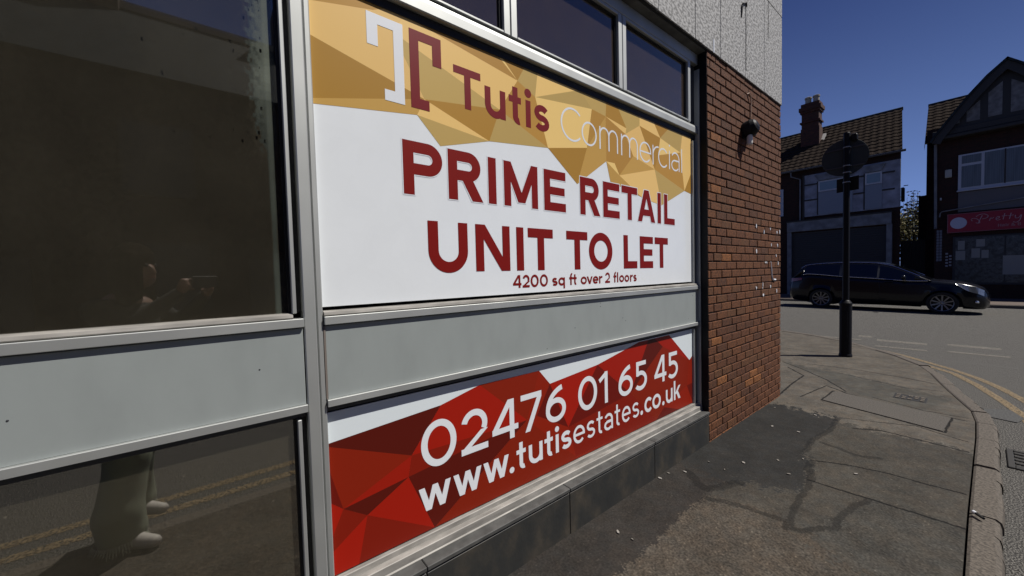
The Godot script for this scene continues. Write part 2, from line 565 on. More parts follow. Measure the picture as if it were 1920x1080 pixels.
func pavement_material() -> StandardMaterial3D:
	var N := PAVE_W * PAVE_H
	var zone := PackedByteArray()
	zone.resize(N)
	zone.fill(0)
	# zones: 0 worn brown tarmac, 1 fresh dark patch, 2 dark strip along the wall, 3 paler far slabs, 4 greyish bay, 5 gritty near tarmac
	fill_poly(zone, [V(5.0, -2.4), V(12, -2.4), V(12, 1.8), V(4.7, 1.8), V(4.72, 0.7)], 3)
	fill_poly(zone, [V(7.12, -0.52), V(6.4, 0.16), V(5.93, 0.46), V(5.7, 1.1), V(6.4, 1.3), V(6.9, 0.3)], 4)
	fill_poly(zone, [V(-0.6, 0.33), V(2.5, 0.33), V(2.62, 0.56), V(2.6, 0.9), V(2.2, 1.5), V(-0.6, 1.5)], 5)
	fill_poly(zone, [V(2.6, 0.8), V(2.95, 0.96), V(3.29, 1.04), V(3.3, 1.5), V(2.2, 1.5)], 6)
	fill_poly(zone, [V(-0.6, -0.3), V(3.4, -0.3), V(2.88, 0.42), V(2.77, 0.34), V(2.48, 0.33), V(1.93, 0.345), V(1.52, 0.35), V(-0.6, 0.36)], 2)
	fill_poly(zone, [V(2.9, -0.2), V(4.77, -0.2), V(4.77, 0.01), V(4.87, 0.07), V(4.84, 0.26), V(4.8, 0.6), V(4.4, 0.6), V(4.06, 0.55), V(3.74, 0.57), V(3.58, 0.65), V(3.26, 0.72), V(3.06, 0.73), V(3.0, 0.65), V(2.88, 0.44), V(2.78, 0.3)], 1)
	var line := PackedByteArray()
	line.resize(N)
	line.fill(0)
	for c in [
		[[V(7.22, -0.22), V(7.27, 0.32), V(7.17, 0.84), V(7.06, 1.14)], 0.02], [[V(7.12, -0.52), V(6.77, -0.16), V(6.37, 0.18), V(5.93, 0.46)], 0.016],
		[[V(6.05, 0.25), V(5.83, 0.5), V(5.75, 0.71), V(5.66, 0.98), V(5.6, 1.4)], 0.02], [[V(5.87, 0.7), V(5.7, 1.12), V(5.71, 1.41)], 0.012], [[V(5.32, 0.16), V(6.05, 0.25)], 0.014],
		[[V(5.21, -0.02), V(5.64, -0.05), V(6.4, -0.07), V(6.78, -0.36)], 0.022], [[V(4.62, 0.74), V(4.74, 0.91), V(4.71, 1.17), V(4.68, 1.43)], 0.022],
		[[V(3.61, 0.65), V(3.73, 0.85), V(3.79, 1.08), V(3.8, 1.43)], 0.016], [[V(3.26, 0.72), V(3.27, 0.86), V(3.28, 1.04), V(3.3, 1.26), V(3.3, 1.44)], 0.018],
		[[V(4.85, 0.6), V(5.1, 1.1), V(4.95, 1.43)], 0.008], [[V(6.9, 0.2), V(6.6, 0.9), V(6.7, 1.2)], 0.01], [[V(8.4, -1.2), V(8.3, -0.4), V(8.5, 0.6)], 0.01], [[V(1.6, 1.0), V(2.1, 1.2), V(2.3, 1.43)], 0.006],
		[[V(5.35, 0.35), V(5.85, 0.36), V(5.6, 1.31), V(5.08, 1.28), V(5.35, 0.35)], 0.02],
	]:
		draw_line(line, c[0], c[1] * 0.6, 255)
	var tar := PackedByteArray()
	tar.resize(N)
	tar.fill(0)
	for c in [
		[[V(3.26, 0.72), V(2.95, 0.75), V(2.56, 0.77)], 0.03], [[V(2.56, 0.78), V(2.6, 0.83), V(2.76, 0.96), V(2.94, 0.96), V(3.14, 1.0), V(3.28, 1.04)], 0.03], [[V(2.62, 0.78), V(2.62, 0.68), V(2.57, 0.5)], 0.035], [[V(2.57, 0.5), V(2.5, 0.36)], 0.035],
		[[V(4.8, 0.6), V(4.4, 0.6), V(4.06, 0.56), V(3.74, 0.58)], 0.035], [[V(4.06, 0.62), V(3.98, 0.86), V(4.05, 1.0)], 0.03], [[V(3.58, 0.66), V(3.26, 0.72)], 0.04], [[V(2.88, 0.42), V(2.6, 0.3), V(2.75, 0.1)], 0.05],
	]:
		draw_line(tar, c[0], c[1], 190, 0.03)
	var n1 := noise_bytes(3, 0.35, 2, PAVE_W, PAVE_H)
	var n2 := noise_bytes(5, 0.012, 4, PAVE_W, PAVE_H)
	var n3 := noise_bytes(9, 0.05, 3, PAVE_W, PAVE_H)
	var n4 := noise_bytes(14, 0.7, 1, PAVE_W, PAVE_H, FastNoiseLite.TYPE_VALUE)
	var col := PackedByteArray()
	col.resize(N * 3)
	var hi := PackedByteArray()
	hi.resize(N)
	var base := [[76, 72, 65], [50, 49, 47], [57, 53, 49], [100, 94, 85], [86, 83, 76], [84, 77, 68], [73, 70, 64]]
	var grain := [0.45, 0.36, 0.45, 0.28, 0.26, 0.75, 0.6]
	for i in N:
		var j := i + (n3[i] - 128) / 7 + (n4[i] - 128) / 12 + ((n1[i] - 128) / 26 + (n3[i] - 128) / 24) * PAVE_W
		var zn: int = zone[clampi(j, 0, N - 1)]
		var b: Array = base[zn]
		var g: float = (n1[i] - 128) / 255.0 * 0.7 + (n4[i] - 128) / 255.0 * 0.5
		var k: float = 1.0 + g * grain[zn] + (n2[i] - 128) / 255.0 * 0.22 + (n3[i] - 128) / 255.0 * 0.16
		if n4[i] > 236 and n1[i] > 140:
			k += 0.32
		var warm: float = (n2[(i * 3 + 7777) % N] - 128) / 255.0 * 0.055
		var dark := 1.0 - line[i] / 255.0 * 0.72
		var t: float = tar[i] / 255.0 * (0.55 + n3[i] / 510.0)
		k *= dark * (1.0 - 0.5 * t)
		col[i * 3] = clampi(int(b[0] * k * (1.0 + warm)), 4, 235)
		col[i * 3 + 1] = clampi(int(b[1] * k), 4, 235)
		col[i * 3 + 2] = clampi(int(b[2] * k * (1.0 - warm)), 4, 235)
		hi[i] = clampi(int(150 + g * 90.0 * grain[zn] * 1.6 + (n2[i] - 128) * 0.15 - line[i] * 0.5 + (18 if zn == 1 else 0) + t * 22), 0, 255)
	var m := StandardMaterial3D.new()
	m.albedo_color = Color(0.86, 0.86, 0.86)
	m.albedo_texture = ImageTexture.create_from_image(Image.create_from_data(PAVE_W, PAVE_H, false, Image.FORMAT_RGB8, col))
	m.heightmap_enabled = true
	m.heightmap_texture = ImageTexture.create_from_image(Image.create_from_data(PAVE_W, PAVE_H, false, Image.FORMAT_L8, hi))
	m.heightmap_scale = 1.0
	m.roughness = 0.9
	m.metallic_specular = 0.35
	return m

func brick_texture() -> ImageTexture:
	# far brickwork: courses of 75 mm, too far away to tell the bricks apart; 16 courses by 8 bricks in the square
	var W := 512
	var H := 512
	var im := Image.create(W, H, false, Image.FORMAT_RGB8)
	im.fill(Color(0.36, 0.33, 0.3))
	for r in 16:
		for c in 9:
			var v := rng.randf_range(0.72, 1.0)
			var x := c * 64 - (32 if r % 2 else 0)
			im.fill_rect(Rect2i(x + 2, r * 32 + 3, 60, 27), Color(0.5 * v, 0.29 * v * rng.randf_range(0.9, 1.08), 0.21 * v))
	return ImageTexture.create_from_image(im)

func glass_film_texture(streaks: bool, base := 0.078) -> ImageTexture:
	# dust and rain marks on a pane: alpha is how thick the film lies
	var W := 512
	var H := 512
	var im := Image.create(W, H, false, Image.FORMAT_RGBA8)
	var a := noise_bytes(31, 0.006, 4, W, H)
	var b := noise_bytes(37, 0.08, 2, W, H)
	for y in H:
		for x in W:
			var i := y * W + x
			var t: float = base + (a[i] - 128) / 255.0 * 0.022 + (b[i] - 128) / 255.0 * 0.012
			if streaks:
				# rain-washed dust gathers along the right-hand frame
				var u := float(x) / W
				var e: float = smoothstep(0.9, 0.955, u + 0.02 * (b[(y / 6 * 6) * W + x] - 128) / 128.0) * (1.0 - smoothstep(0.985, 0.997, u)) * (1.0 - smoothstep(0.22, 0.62, float(y) / H)) + smoothstep(0.955, 0.965, u) * (1.0 - smoothstep(0.972, 0.982, u)) * 0.4
				var s: float = a[(y / 12 * 12) * W + x] / 255.0
				t += e * (0.13 + 0.22 * s)
			im.set_pixel(x, y, Color(0.6, 0.57, 0.49, clampf(t, 0.0, 0.5)) if t < base + 0.03 else Color(0.57, 0.6, 0.55, clampf(t, 0.0, 0.5)))
	for k in 40 if streaks else 14:
		var cx := int((1.0 - pow(rng.randf(), 2.6) * 0.95) * (W - 24)) if streaks else rng.randi_range(0, W)
		var cy := rng.randi_range(4, int(H * (0.52 if streaks else 0.98)))
		var r := rng.randi_range(1, 2)
		for y in range(cy - r / 2 - 1, cy + r / 2 + 2):
			for x in range(cx - r / 2, cx + r / 2 + 1):
				if x >= 0 and y >= 0 and x < W and y < H and rng.randf() < 0.8:
					im.set_pixel(x, y, Color(0.05, 0.05, 0.05, 0.22) if streaks else Color(0.6, 0.57, 0.5, 0.3))
	return ImageTexture.create_from_image(im)

# ---------------------------------------------------------------- bodies: a distance field of tapered limbs, meshed as surface nets
func body_mesh(bones: Array, cell: float, k: float) -> SurfaceTool:
	# bones: [a, b, ra, rb]
	var lo := Vector3(1e9, 1e9, 1e9)
	var hi := -lo
	for b in bones:
		var r := maxf(b[2], b[3]) + cell * 3.0
		for p in [b[0], b[1]]:
			lo = lo.min(p - Vector3(r, r, r))
			hi = hi.max(p + Vector3(r, r, r))
	var n := Vector3i(((hi - lo) / cell).ceil()) + Vector3i(2, 2, 2)
	var f := PackedFloat32Array()
	f.resize(n.x * n.y * n.z)
	f.fill(9.0)
	for b in bones:
		var A: Vector3 = b[0]
		var B: Vector3 = b[1]
		var r := maxf(b[2], b[3]) + cell * 2.5 + k
		var l := Vector3i(((A.min(B) - Vector3(r, r, r) - lo) / cell).floor()).clamp(Vector3i.ZERO, n - Vector3i.ONE)
		var h := Vector3i(((A.max(B) + Vector3(r, r, r) - lo) / cell).ceil()).clamp(Vector3i.ZERO, n - Vector3i.ONE)
		var d := B - A
		var dd := maxf(d.length_squared(), 1e-9)
		for z in range(l.z, h.z + 1):
			for y in range(l.y, h.y + 1):
				for x in range(l.x, h.x + 1):
					var p := lo + Vector3(x, y, z) * cell
					var t := clampf((p - A).dot(d) / dd, 0.0, 1.0)
					var s := p.distance_to(A + d * t) - lerpf(b[2], b[3], t)
					var i := (z * n.y + y) * n.x + x
					var o := f[i]
					var e := maxf(k - absf(o - s), 0.0) / k
					f[i] = minf(o, s) - e * e * k * 0.25
	var verts := PackedVector3Array()
	var id := {}
	for z in n.z - 1:
		for y in n.y - 1:
			for x in n.x - 1:
				var i := (z * n.y + y) * n.x + x
				if f[i] > cell * 3.0:
					continue
				var acc := Vector3.ZERO
				var cnt := 0
				for e in [[0, 0, 0, 1, 0, 0], [0, 1, 0, 1, 1, 0], [0, 0, 1, 1, 0, 1], [0, 1, 1, 1, 1, 1], [0, 0, 0, 0, 1, 0], [1, 0, 0, 1, 1, 0], [0, 0, 1, 0, 1, 1], [1, 0, 1, 1, 1, 1], [0, 0, 0, 0, 0, 1], [1, 0, 0, 1, 0, 1], [0, 1, 0, 0, 1, 1], [1, 1, 0, 1, 1, 1]]:
					var fa := f[i + (e[2] * n.y + e[1]) * n.x + e[0]]
					var fb := f[i + (e[5] * n.y + e[4]) * n.x + e[3]]
					if (fa < 0.0) != (fb < 0.0):
						acc += Vector3(e[0], e[1], e[2]).lerp(Vector3(e[3], e[4], e[5]), fa / (fa - fb))
						cnt += 1
				if cnt:
					id[i] = verts.size()
					verts.append(lo + (Vector3(x, y, z) + acc / cnt) * cell)
	var s := SurfaceTool.new()
	s.begin(Mesh.PRIMITIVE_TRIANGLES)
	s.set_smooth_group(0)
	for v in verts:
		s.add_vertex(v)
	var step := [1, n.x, n.x * n.y]
	for i in id.keys():
		for ax in 3:
			var u: int = step[(ax + 1) % 3]
			var v: int = step[(ax + 2) % 3]
			var j: int = i + step[ax]
			if (f[i] < 0.0) == (f[j] < 0.0) or not (id.has(i - u) and id.has(i - v) and id.has(i - u - v)):
				continue
			var q := [id[i], id[i - u], id[i - u - v], id[i - v]]
			if f[i] < 0.0:
				q.reverse()
			for t in [0, 1, 2, 0, 2, 3]:
				s.add_index(q[t])
	s.generate_normals()
	return s

# ---------------------------------------------------------------- the scene
func _ready() -> void:
	rng.seed = 11
	var cam := Camera3D.new()
	cam.name = "camera"
	cam.fov = 75.3
	cam.near = 0.05
	cam.far = 400.0
	cam.basis = Basis(Vector3.UP, deg_to_rad(-38.3465)) * Basis(Vector3.RIGHT, deg_to_rad(-2.15105)) * Basis(Vector3.BACK, deg_to_rad(-1.50146))
	cam.position = Vector3(0, 1.53, 1.48)
	add_child(cam)
	var env := Environment.new()
	env.background_mode = Environment.BG_SKY
	env.tonemap_mode = Environment.TONE_MAPPER_LINEAR
	env.tonemap_exposure = 1.0
	env.sdfgi_enabled = true
	env.ssao_enabled = true
	env.ssil_enabled = true
	var sm := ProceduralSkyMaterial.new()
	sm.sky_top_color = seen(26, 42, 96)
	sm.sky_horizon_color = seen(126, 158, 222)
	sm.sky_curve = 0.2
	sm.ground_bottom_color = seen(70, 66, 62)
	sm.ground_horizon_color = seen(96, 100, 112)
	sm.sun_angle_max = 4.0
	env.sky = Sky.new()
	env.sky.sky_material = sm
	var we := WorldEnvironment.new()
	we.name = "sky"
	we.environment = env
	add_child(we)
	var sun := DirectionalLight3D.new()
	sun.name = "sun"
	sun.light_energy = 1.6
	sun.light_color = Color(1.0, 0.98, 0.95)
	sun.light_angular_distance = 0.5
	sun.shadow_enabled = true
	add_child(sun)
	sun.look_at_from_position(Vector3(0.362, 0.829, 0.426) * 20.0, Vector3.ZERO)

	materials()
	ground()
	shop_front()
	boards()
	far_houses()
	terrace()
	street_things()
	car()
	photographer()
	litter()

func materials() -> void:
	var cloud := noise_tex(2, 0.008, 4, [[0.0, grey(0.7)], [1.0, grey(1.0)]])
	var soft := noise_tex(21, 0.006, 3, [[0.0, grey(0.9)], [1.0, grey(1.0)]])
	var fine := noise_tex(4, 0.12, 3, [[0.0, grey(0.55)], [1.0, grey(1.0)]])
	M.fine_bump = noise_tex(6, 0.09, 3, [])
	M.alu = mat(lin(0.54, 0.555, 0.54), 0.6, {"metal": 0.75, "tex": soft, "scale": Vector3(0.9, 0.6, 0.9)})
	M.alu_old = mat(lin(0.42, 0.4, 0.365), 0.6, {"metal": 0.1, "tex": cloud, "scale": Vector3(1.1, 3, 3)})
	M.panel = mat(lin(0.315, 0.345, 0.338), 0.45, {"metal": 0.0, "tex": noise_tex(47, 0.012, 4, [[0.0, grey(0.955)], [0.55, grey(0.985)], [1.0, grey(1.0)]]), "scale": Vector3(1.1, 0.5, 1.1)})
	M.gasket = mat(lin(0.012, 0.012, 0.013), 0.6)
	M.dark_frame = mat(lin(0.05, 0.053, 0.06), 0.5, {"metal": 0.1})  # dark tone also holds painted-in shade on the recessed frame bands
	M.joint = mat(lin(0.02, 0.02, 0.02), 0.9)
	M.granite = mat(lin(0.5, 0.5, 0.49), 0.75, {"tex": noise_tex(8, 0.045, 5, [[0.0, grey(0.5)], [0.36, grey(0.7)], [0.5, grey(0.85)], [0.62, grey(0.96)], [1.0, grey(1.0)]], 1024), "scale": Vector3(0.5, 0.8, 0.5)})
	M.soffit = mat(lin(0.14, 0.14, 0.135), 0.9, {"tex": cloud, "scale": 1.3})
	M.slate = mat(lin(0.085, 0.083, 0.078), 0.55, {"tex": noise_tex(12, 0.006, 6, [[0.0, Color(0.56, 0.58, 0.6)], [0.42, Color(0.64, 0.65, 0.65)], [0.72, Color(0.78, 0.75, 0.71)], [1.0, Color(0.96, 0.9, 0.82)]], 1024), "scale": Vector3(0.8, 0.6, 0.8), "bump": M.fine_bump, "bumpcm": 0.05})
	M.stone_sill = mat(lin(0.1, 0.1, 0.095), 0.7, {"tex": cloud, "scale": 2.0})
	M.mortar = mat(lin(0.06, 0.034, 0.02), 0.95, {"tex": fine, "scale": 6.0})
	M.brick = []
	var bt := noise_tex(17, 0.03, 5, [[0.0, grey(0.5)], [0.5, grey(0.8)], [1.0, grey(1.0)]])
	var bb := noise_tex(19, 0.11, 3, [])
	for c in [[0.215, 0.072, 0.019], [0.19, 0.062, 0.017], [0.17, 0.056, 0.016], [0.235, 0.081, 0.021], [0.165, 0.054, 0.016], [0.19, 0.071, 0.021], [0.145, 0.05, 0.016], [0.36, 0.13, 0.032]]:
		M.brick.append(mat(lin(c[0], c[1], c[2]), 0.88, {"tex": bt, "scale": 2.2, "bump": bb, "bumpcm": 0.35}))
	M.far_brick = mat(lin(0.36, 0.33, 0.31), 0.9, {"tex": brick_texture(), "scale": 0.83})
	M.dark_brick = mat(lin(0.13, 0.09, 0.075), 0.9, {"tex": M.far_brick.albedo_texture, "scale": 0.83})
	M.render_wall = mat(lin(0.3, 0.325, 0.4), 0.85, {"tex": cloud, "scale": 0.4})
	M.render_grey = mat(lin(0.21, 0.225, 0.25), 0.85, {"tex": cloud, "scale": 0.5})
	M.white_frame = mat(lin(0.36, 0.38, 0.43), 0.4)
	M.house_glass = mat(lin(0.1, 0.15, 0.19), 0.12, {"spec": 0.6})
	M.blind = mat(lin(0.13, 0.165, 0.2), 0.7, {"tex": noise_tex(23, 0.02, 2, [[0.0, grey(0.75)], [1.0, grey(1.0)]]), "scale": Vector3(3, 0.05, 3)})
	M.tile = mat(lin(0.066, 0.05, 0.04), 0.9, {"spec": 0.1, "tex": noise_tex(25, 0.05, 3, [[0.0, grey(0.35)], [1.0, grey(1.0)]]), "scale": 0.6})
	M.slate_roof = mat(lin(0.03, 0.04, 0.046), 0.8, {"spec": 0.15, "tex": cloud, "scale": 0.5})
	M.black_paint = mat(lin(0.008, 0.008, 0.01), 0.5, {"spec": 0.3})
	M.timber = mat(lin(0.022, 0.02, 0.018), 0.7)
	M.shutter = mat(lin(0.014, 0.016, 0.02), 0.6)
	M.iron = mat(lin(0.05, 0.048, 0.045), 0.65, {"metal": 0.5})
	M.galv = mat(lin(0.32, 0.33, 0.34), 0.5, {"metal": 0.6})
	M.white_pvc = mat(lin(0.72, 0.72, 0.7), 0.4)
	M.road = mat(lin(0.2, 0.19, 0.17), 0.92, {"tex": noise_tex(27, 0.12, 3, [[0.0, grey(0.1)], [0.4, grey(0.4)], [0.55, grey(0.7)], [0.7, grey(1.0)], [1.0, Color(1, 0.98, 0.94)]], 1024), "scale": 0.7, "bump": noise_tex(27, 0.12, 3, [], 1024), "bumpcm": 1.0})
	M.road.uv1_triplanar_sharpness = 8.0
	M.kerb = mat(lin(0.17, 0.145, 0.117), 0.9, {"tex": noise_tex(29, 0.05, 4, [[0.0, grey(0.45)], [0.5, grey(0.8)], [1.0, grey(1.0)]]), "scale": 2.0, "bump": M.fine_bump, "bumpcm": 0.12})
	M.slab = mat(lin(0.16, 0.143, 0.12), 0.92, {"tex": noise_tex(33, 0.09, 3, [[0.0, grey(0.5)], [1.0, grey(1.0)]]), "scale": 2.0, "bump": M.fine_bump, "bumpcm": 0.3})
	M.far_pave = mat(lin(0.2, 0.15, 0.12), 0.9, {"tex": fine, "scale": 1.0})
	M.room = mat(lin(0.06, 0.055, 0.05), 0.9)
	M.board = mat(lin(0.86, 0.9, 0.93), 0.28, {"coat": 0.3, "coatrough": 0.1, "tex": noise_tex(49, 0.01, 4, [[0.0, grey(0.985)], [0.6, grey(0.995)], [1.0, grey(1.0)]]), "scale": 0.8})
	M.vinyl_red = mat(seen(122, 22, 16, 1.08), 0.45, {"spec": 0.3})
	M.vinyl_maroon = mat(seen(116, 27, 32, 1.08), 0.45, {"spec": 0.3})
	M.vinyl_white = mat(lin(0.8, 0.83, 0.87), 0.35)
	M.facet = mat(Color.WHITE, 0.4, {"spec": 0.35})
	M.facet.vertex_color_use_as_albedo = true
	# tinted glazing: dark reflecting pane, faintly see-through
	M.pane = mat(Color(lin(0.27, 0.265, 0.25), 0.93), 0.02, {"metal": 1.0})
	M.pane.transparency = BaseMaterial3D.TRANSPARENCY_ALPHA
	M.film = mat(Color.WHITE, 0.95, {"spec": 0.2})
	M.film.albedo_texture = glass_film_texture(false)
	M.film.transparency = BaseMaterial3D.TRANSPARENCY_ALPHA
	M.film_high = M.film.duplicate()
	M.film_high.albedo_color = Color(0.98, 0.9, 0.93)
	M.film_high.albedo_texture = glass_film_texture(false, 0.105)
	M.film_streaked = M.film.duplicate()
	M.film_streaked.albedo_texture = glass_film_texture(true)

func kerb_line() -> Array:
	var p := [V(-14, 1.445), V(-8, 1.445), V(-4, 1.445), V(-2, 1.445), V(0, 1.445), V(0.9, 1.445), V(1.8, 1.445), V(2.7, 1.444), V(3.55, 1.446), V(4.45, 1.455), V(5.13, 1.462), V(5.63, 1.458), V(6.01, 1.425), V(6.68, 1.265), V(7.12, 1.165), V(7.7, 1.045), V(8.2, 0.9), V(8.8, 0.575), V(9.18, 0.29), V(9.59, -0.06), V(9.86, -0.34), V(10.25, -0.87), V(10.51, -1.5), V(10.68, -2.3), V(10.76, -3.2), V(10.8, -5.0), V(10.8, -8), V(10.8, -30)]
	return p

func road_y(x: float, z: float) -> float:
	var u := (x - 15.3) / 6.0
	if absf(u) >= 1.0:
		return -0.09
	return -0.09 + (1.0 - u * u) * (0.115 - 0.014 * clampf(z + 0.7, -6.0, 6.0))

func ground() -> void:
	struct("ground", bx(Vector3(-250, -0.6, -250), Vector3(250, -0.3, 250)), M.slab)
	# carriageway: one cambered sheet
	var xs := [-60.0, -30.0, -14.0, -6.0, 0.0, 4.0, 7.0, 9.3]
	for i in 17:
		xs.append(9.3 + i * 0.75)
	var zs := [-60.0, -40.0, -25.0, -15.0, -9.0, -6.7, -5.0, -4.0, -3.0, -2.0, -1.0, 0.0, 1.0, 2.0, 3.0, 4.0, 5.3, 8.0, 12.0, 20.0, 35.0, 60.0]
	var s := SurfaceTool.new()
	s.begin(Mesh.PRIMITIVE_TRIANGLES)
	s.set_smooth_group(0)
	for i in xs.size() - 1:
		for j in zs.size() - 1:
			var c := []
			for k in [[0, 0], [1, 0], [1, 1], [0, 1]]:
				var x: float = xs[i + k[0]]
				var z: float = zs[j + k[1]]
				c.append(Vector3(x, road_y(x, z), z))
			quad(s, c[0], c[1], c[2], c[3], Vector3.UP)
	var road := struct("road", fin(s), M.road)
	# near pavement
	var inner := kerb_line()
	var poly := [V(-14, -0.02), V(5.15, -0.02), V(5.15, -30)]
	var edge := []
	for p in inner:
		edge.append(p)
	edge.reverse()
	for i in edge.size():
		var d: Vector2 = (edge[mini(i + 1, edge.size() - 1)] - edge[maxi(i - 1, 0)]).normalized()
		poly.append(edge[i] + Vector2(-d.y, d.x) * 0.009)
	s = mb()
	prism(s, poly, onto_y, -0.25, 0.0, Vector3.UP)
	s.generate_normals()
	var arr := s.commit_to_arrays()
	var vs: PackedVector3Array = arr[Mesh.ARRAY_VERTEX]
	var uv := PackedVector2Array()
	for v in vs:
		uv.append(Vector2((v.x - PAVE_X0) / PAVE_SX, (v.z - PAVE_Z0) / PAVE_SZ))
	arr[Mesh.ARRAY_TEX_UV] = uv
	var am := ArrayMesh.new()
	am.add_surface_from_arrays(Mesh.PRIMITIVE_TRIANGLES, arr)
	var pave := struct("pavement", am, pavement_material())
	# kerb stones, each its own piece, laid along the line
	var kerb := Node3D.new()
	kerb.name = "kerb"
	add_child(kerb)
	kerb.set_meta("kind", "structure")
	var n := 0
	for i in inner.size() - 2:
		if i < 2:
			continue
		var a: Vector2 = inner[i]
		var b: Vector2 = inner[i + 1]
		var da: Vector2 = (inner[i + 1] - inner[i - 1]).normalized()
		var db: Vector2 = (inner[i + 2] - inner[i]).normalized()
		var na := Vector2(-da.y, da.x)
		var nb := Vector2(-db.y, db.x)
		var dir := (b - a).normalized()
		var gap := rng.randf_range(0.002, 0.0045)
		var w := 0.125 + rng.randf_range(-0.006, 0.006)
		var up := rng.randf_range(-0.004, 0.012)
		if i == 8:
			w = 0.13
			gap = 0.022
			up = -0.006
		var ai := a + dir * gap
		var bi := b - dir * gap
		s = mb()
		var sub := 4
		for k in sub:
			var t0 := float(k) / sub
			var t1 := float(k + 1) / sub
			var ring := []
			for t in [t0, t1]:
				var p := ai.lerp(bi, t)
				var nn := na.lerp(nb, t).normalized()
				var wr := w + (rng.randf_range(-0.006, 0.006) if t > 0.01 and t < 0.99 else 0.0)
				var r := []
				for q in [[0.0, -0.25], [0.0, up - 0.008], [0.012, up], [wr - 0.028, up + 0.003], [wr - 0.008, up - 0.012], [wr, up - 0.04], [wr + 0.006, -0.25]]:
					r.append(Vector3(p.x + nn.x * q[0], q[1], p.y + nn.y * q[0]))
				ring.append(r)
			for q in 6:
				quad(s, ring[0][q], ring[0][q + 1], ring[1][q + 1], ring[1][q], Vector3(na.x, 0, na.y) * (-1.0 if q < 1 else (1.0 if q > 3 else 0.0)) + Vector3.UP * (0.0 if q == 0 or q == 5 else 1.0))
			for e in [[0, k == 0], [1, k == sub - 1]]:
				if e[1]:
					for q in range(1, 6):
						tri(s, ring[e[0]][0], ring[e[0]][q], ring[e[0]][q + 1], Vector3(dir.x, 0, dir.y) * (-1.0 if e[0] == 0 else 1.0))
		quick("kerb_stone", "" if n == 0 else "_%03d" % n, fin(s).commit(), M.kerb, kerb, Vector3.ZERO)
		n += 1
	# the concrete cover strip set in the tarmac
	s = mb()
	prism(s, [V(5.36, 0.36), V(5.84, 0.38), V(5.6, 1.3), V(5.1, 1.27)], onto_y, -0.05, 0.006, Vector3.UP)
	part("concrete_strip", fin(s), M.slab, pave)
	# far pavement and kerb
	struct("far_pavement", bx(Vector3(21.12, -0.25, -60), Vector3(40, 0.035, 60)), M.far_pave)
	struct("far_kerb", bx(Vector3(20.98, -0.3, -60), Vector3(21.117, 0.03, 60), 0.015), M.kerb)
	struct("opposite_pavement", bx(Vector3(-40, -0.25, 8.75), Vector3(7.0, 0.02, 30)), M.far_pave)
	struct("opposite_kerb", bx(Vector3(-40, -0.3, 8.6), Vector3(7.0, 0.02, 8.747), 0.015), M.kerb)
	# painted markings
	var worn := noise_tex(41, 0.05, 4, [[0.0, Color(1, 1, 1, 0)], [0.38, Color(1, 1, 1, 0)], [0.46, Color(0.75, 0.75, 0.78, 1)], [1.0, Color(1, 1, 1, 1)]])
	var yel := mat(lin(0.34, 0.25, 0.13), 0.85, {"tex": worn, "scale": 1.6})
	yel.transparency = BaseMaterial3D.TRANSPARENCY_ALPHA_SCISSOR
	yel.alpha_scissor_threshold = 0.5
	var worn2 := noise_tex(43, 0.06, 4, [[0.0, Color(1, 1, 1, 0)], [0.5, Color(1, 1, 1, 0)], [0.6, Color(0.8, 0.8, 0.8, 1)], [1.0, Color(1, 1, 1, 1)]])
	var whi := mat(lin(0.34, 0.31, 0.25), 0.85, {"tex": worn2, "scale": 1.6})
	whi.transparency = BaseMaterial3D.TRANSPARENCY_ALPHA_SCISSOR
	whi.alpha_scissor_threshold = 0.5
	for l in [[V(-14, 1.86), V(4.6, 1.88), V(5.8, 1.85), V(6.57, 1.75), V(7.01, 1.65), V(7.75, 1.45), V(8.36, 1.23), V(8.7, 0.98), V(9.1, 0.66), V(9.4, 0.4)], [V(-14, 2.06), V(4.6, 2.08), V(5.9, 2.05), V(6.6, 1.96), V(7.26, 1.79), V(7.76, 1.64), V(8.23, 1.45), V(8.7, 1.18), V(9.02, 0.94), V(9.42, 0.62), V(9.7, 0.3)]]:
		s = mb()
		for i in l.size() - 1:
			var q := []
			for e in [i, i + 1]:
				var d: Vector2 = (l[mini(e + 1, l.size() - 1)] - l[maxi(e - 1, 0)]).normalized()
				for sg in [-0.042, 0.042]:
					var p: Vector2 = l[e] + Vector2(-d.y, d.x) * sg
					q.append(Vector3(p.x, road_y(p.x, p.y) + 0.004, p.y))
			quad(s, q[0], q[1], q[3], q[2], Vector3.UP)
		part("yellow_line", fin(s), yel, road)
	for d in [[10.7, 0.12, 0.82], [10.05, 0.18, 0.86], [10.9, 1.07, 1.7], [10.2, 1.1, 1.78], [10.55, -0.82, -0.1], [11.0, -0.2, 0.0], [10.9, 2.3, 2.95], [10.25, 2.35, 3.0], [10.9, 3.5, 4.15], [10.3, 3.55, 4.2], [10.9, 4.7, 5.3], [10.3, 4.7, 5.35]]:
		s = mb()
		var y0 := road_y(d[0], d[1]) + 0.006
		var y1 := road_y(d[0], d[2]) + 0.006
		var e := 0.0 if d[0] < 10.6 else 0.012
		quad(s, Vector3(d[0] - 0.07, y0 - e, d[1]), Vector3(d[0] + 0.07, y0 + e, d[1]), Vector3(d[0] + 0.1, y1 + e, d[2]), Vector3(d[0] - 0.04, y1 - e, d[2]), Vector3.UP)
		part("white_dash", fin(s), whi, road)
	# a tarmac repair in the gutter
	s = mb()
	prism(s, [V(6.5, 1.44), V(6.68, 1.68), V(6.4, 1.76), V(6.2, 1.71), V(6.24, 1.52)], onto_y, -0.12, -0.082, Vector3.UP)
	part("road_patch", fin(s), mat(lin(0.11, 0.11, 0.105), 0.9, {"tex": M.kerb.albedo_texture, "scale": 2.0}), road)

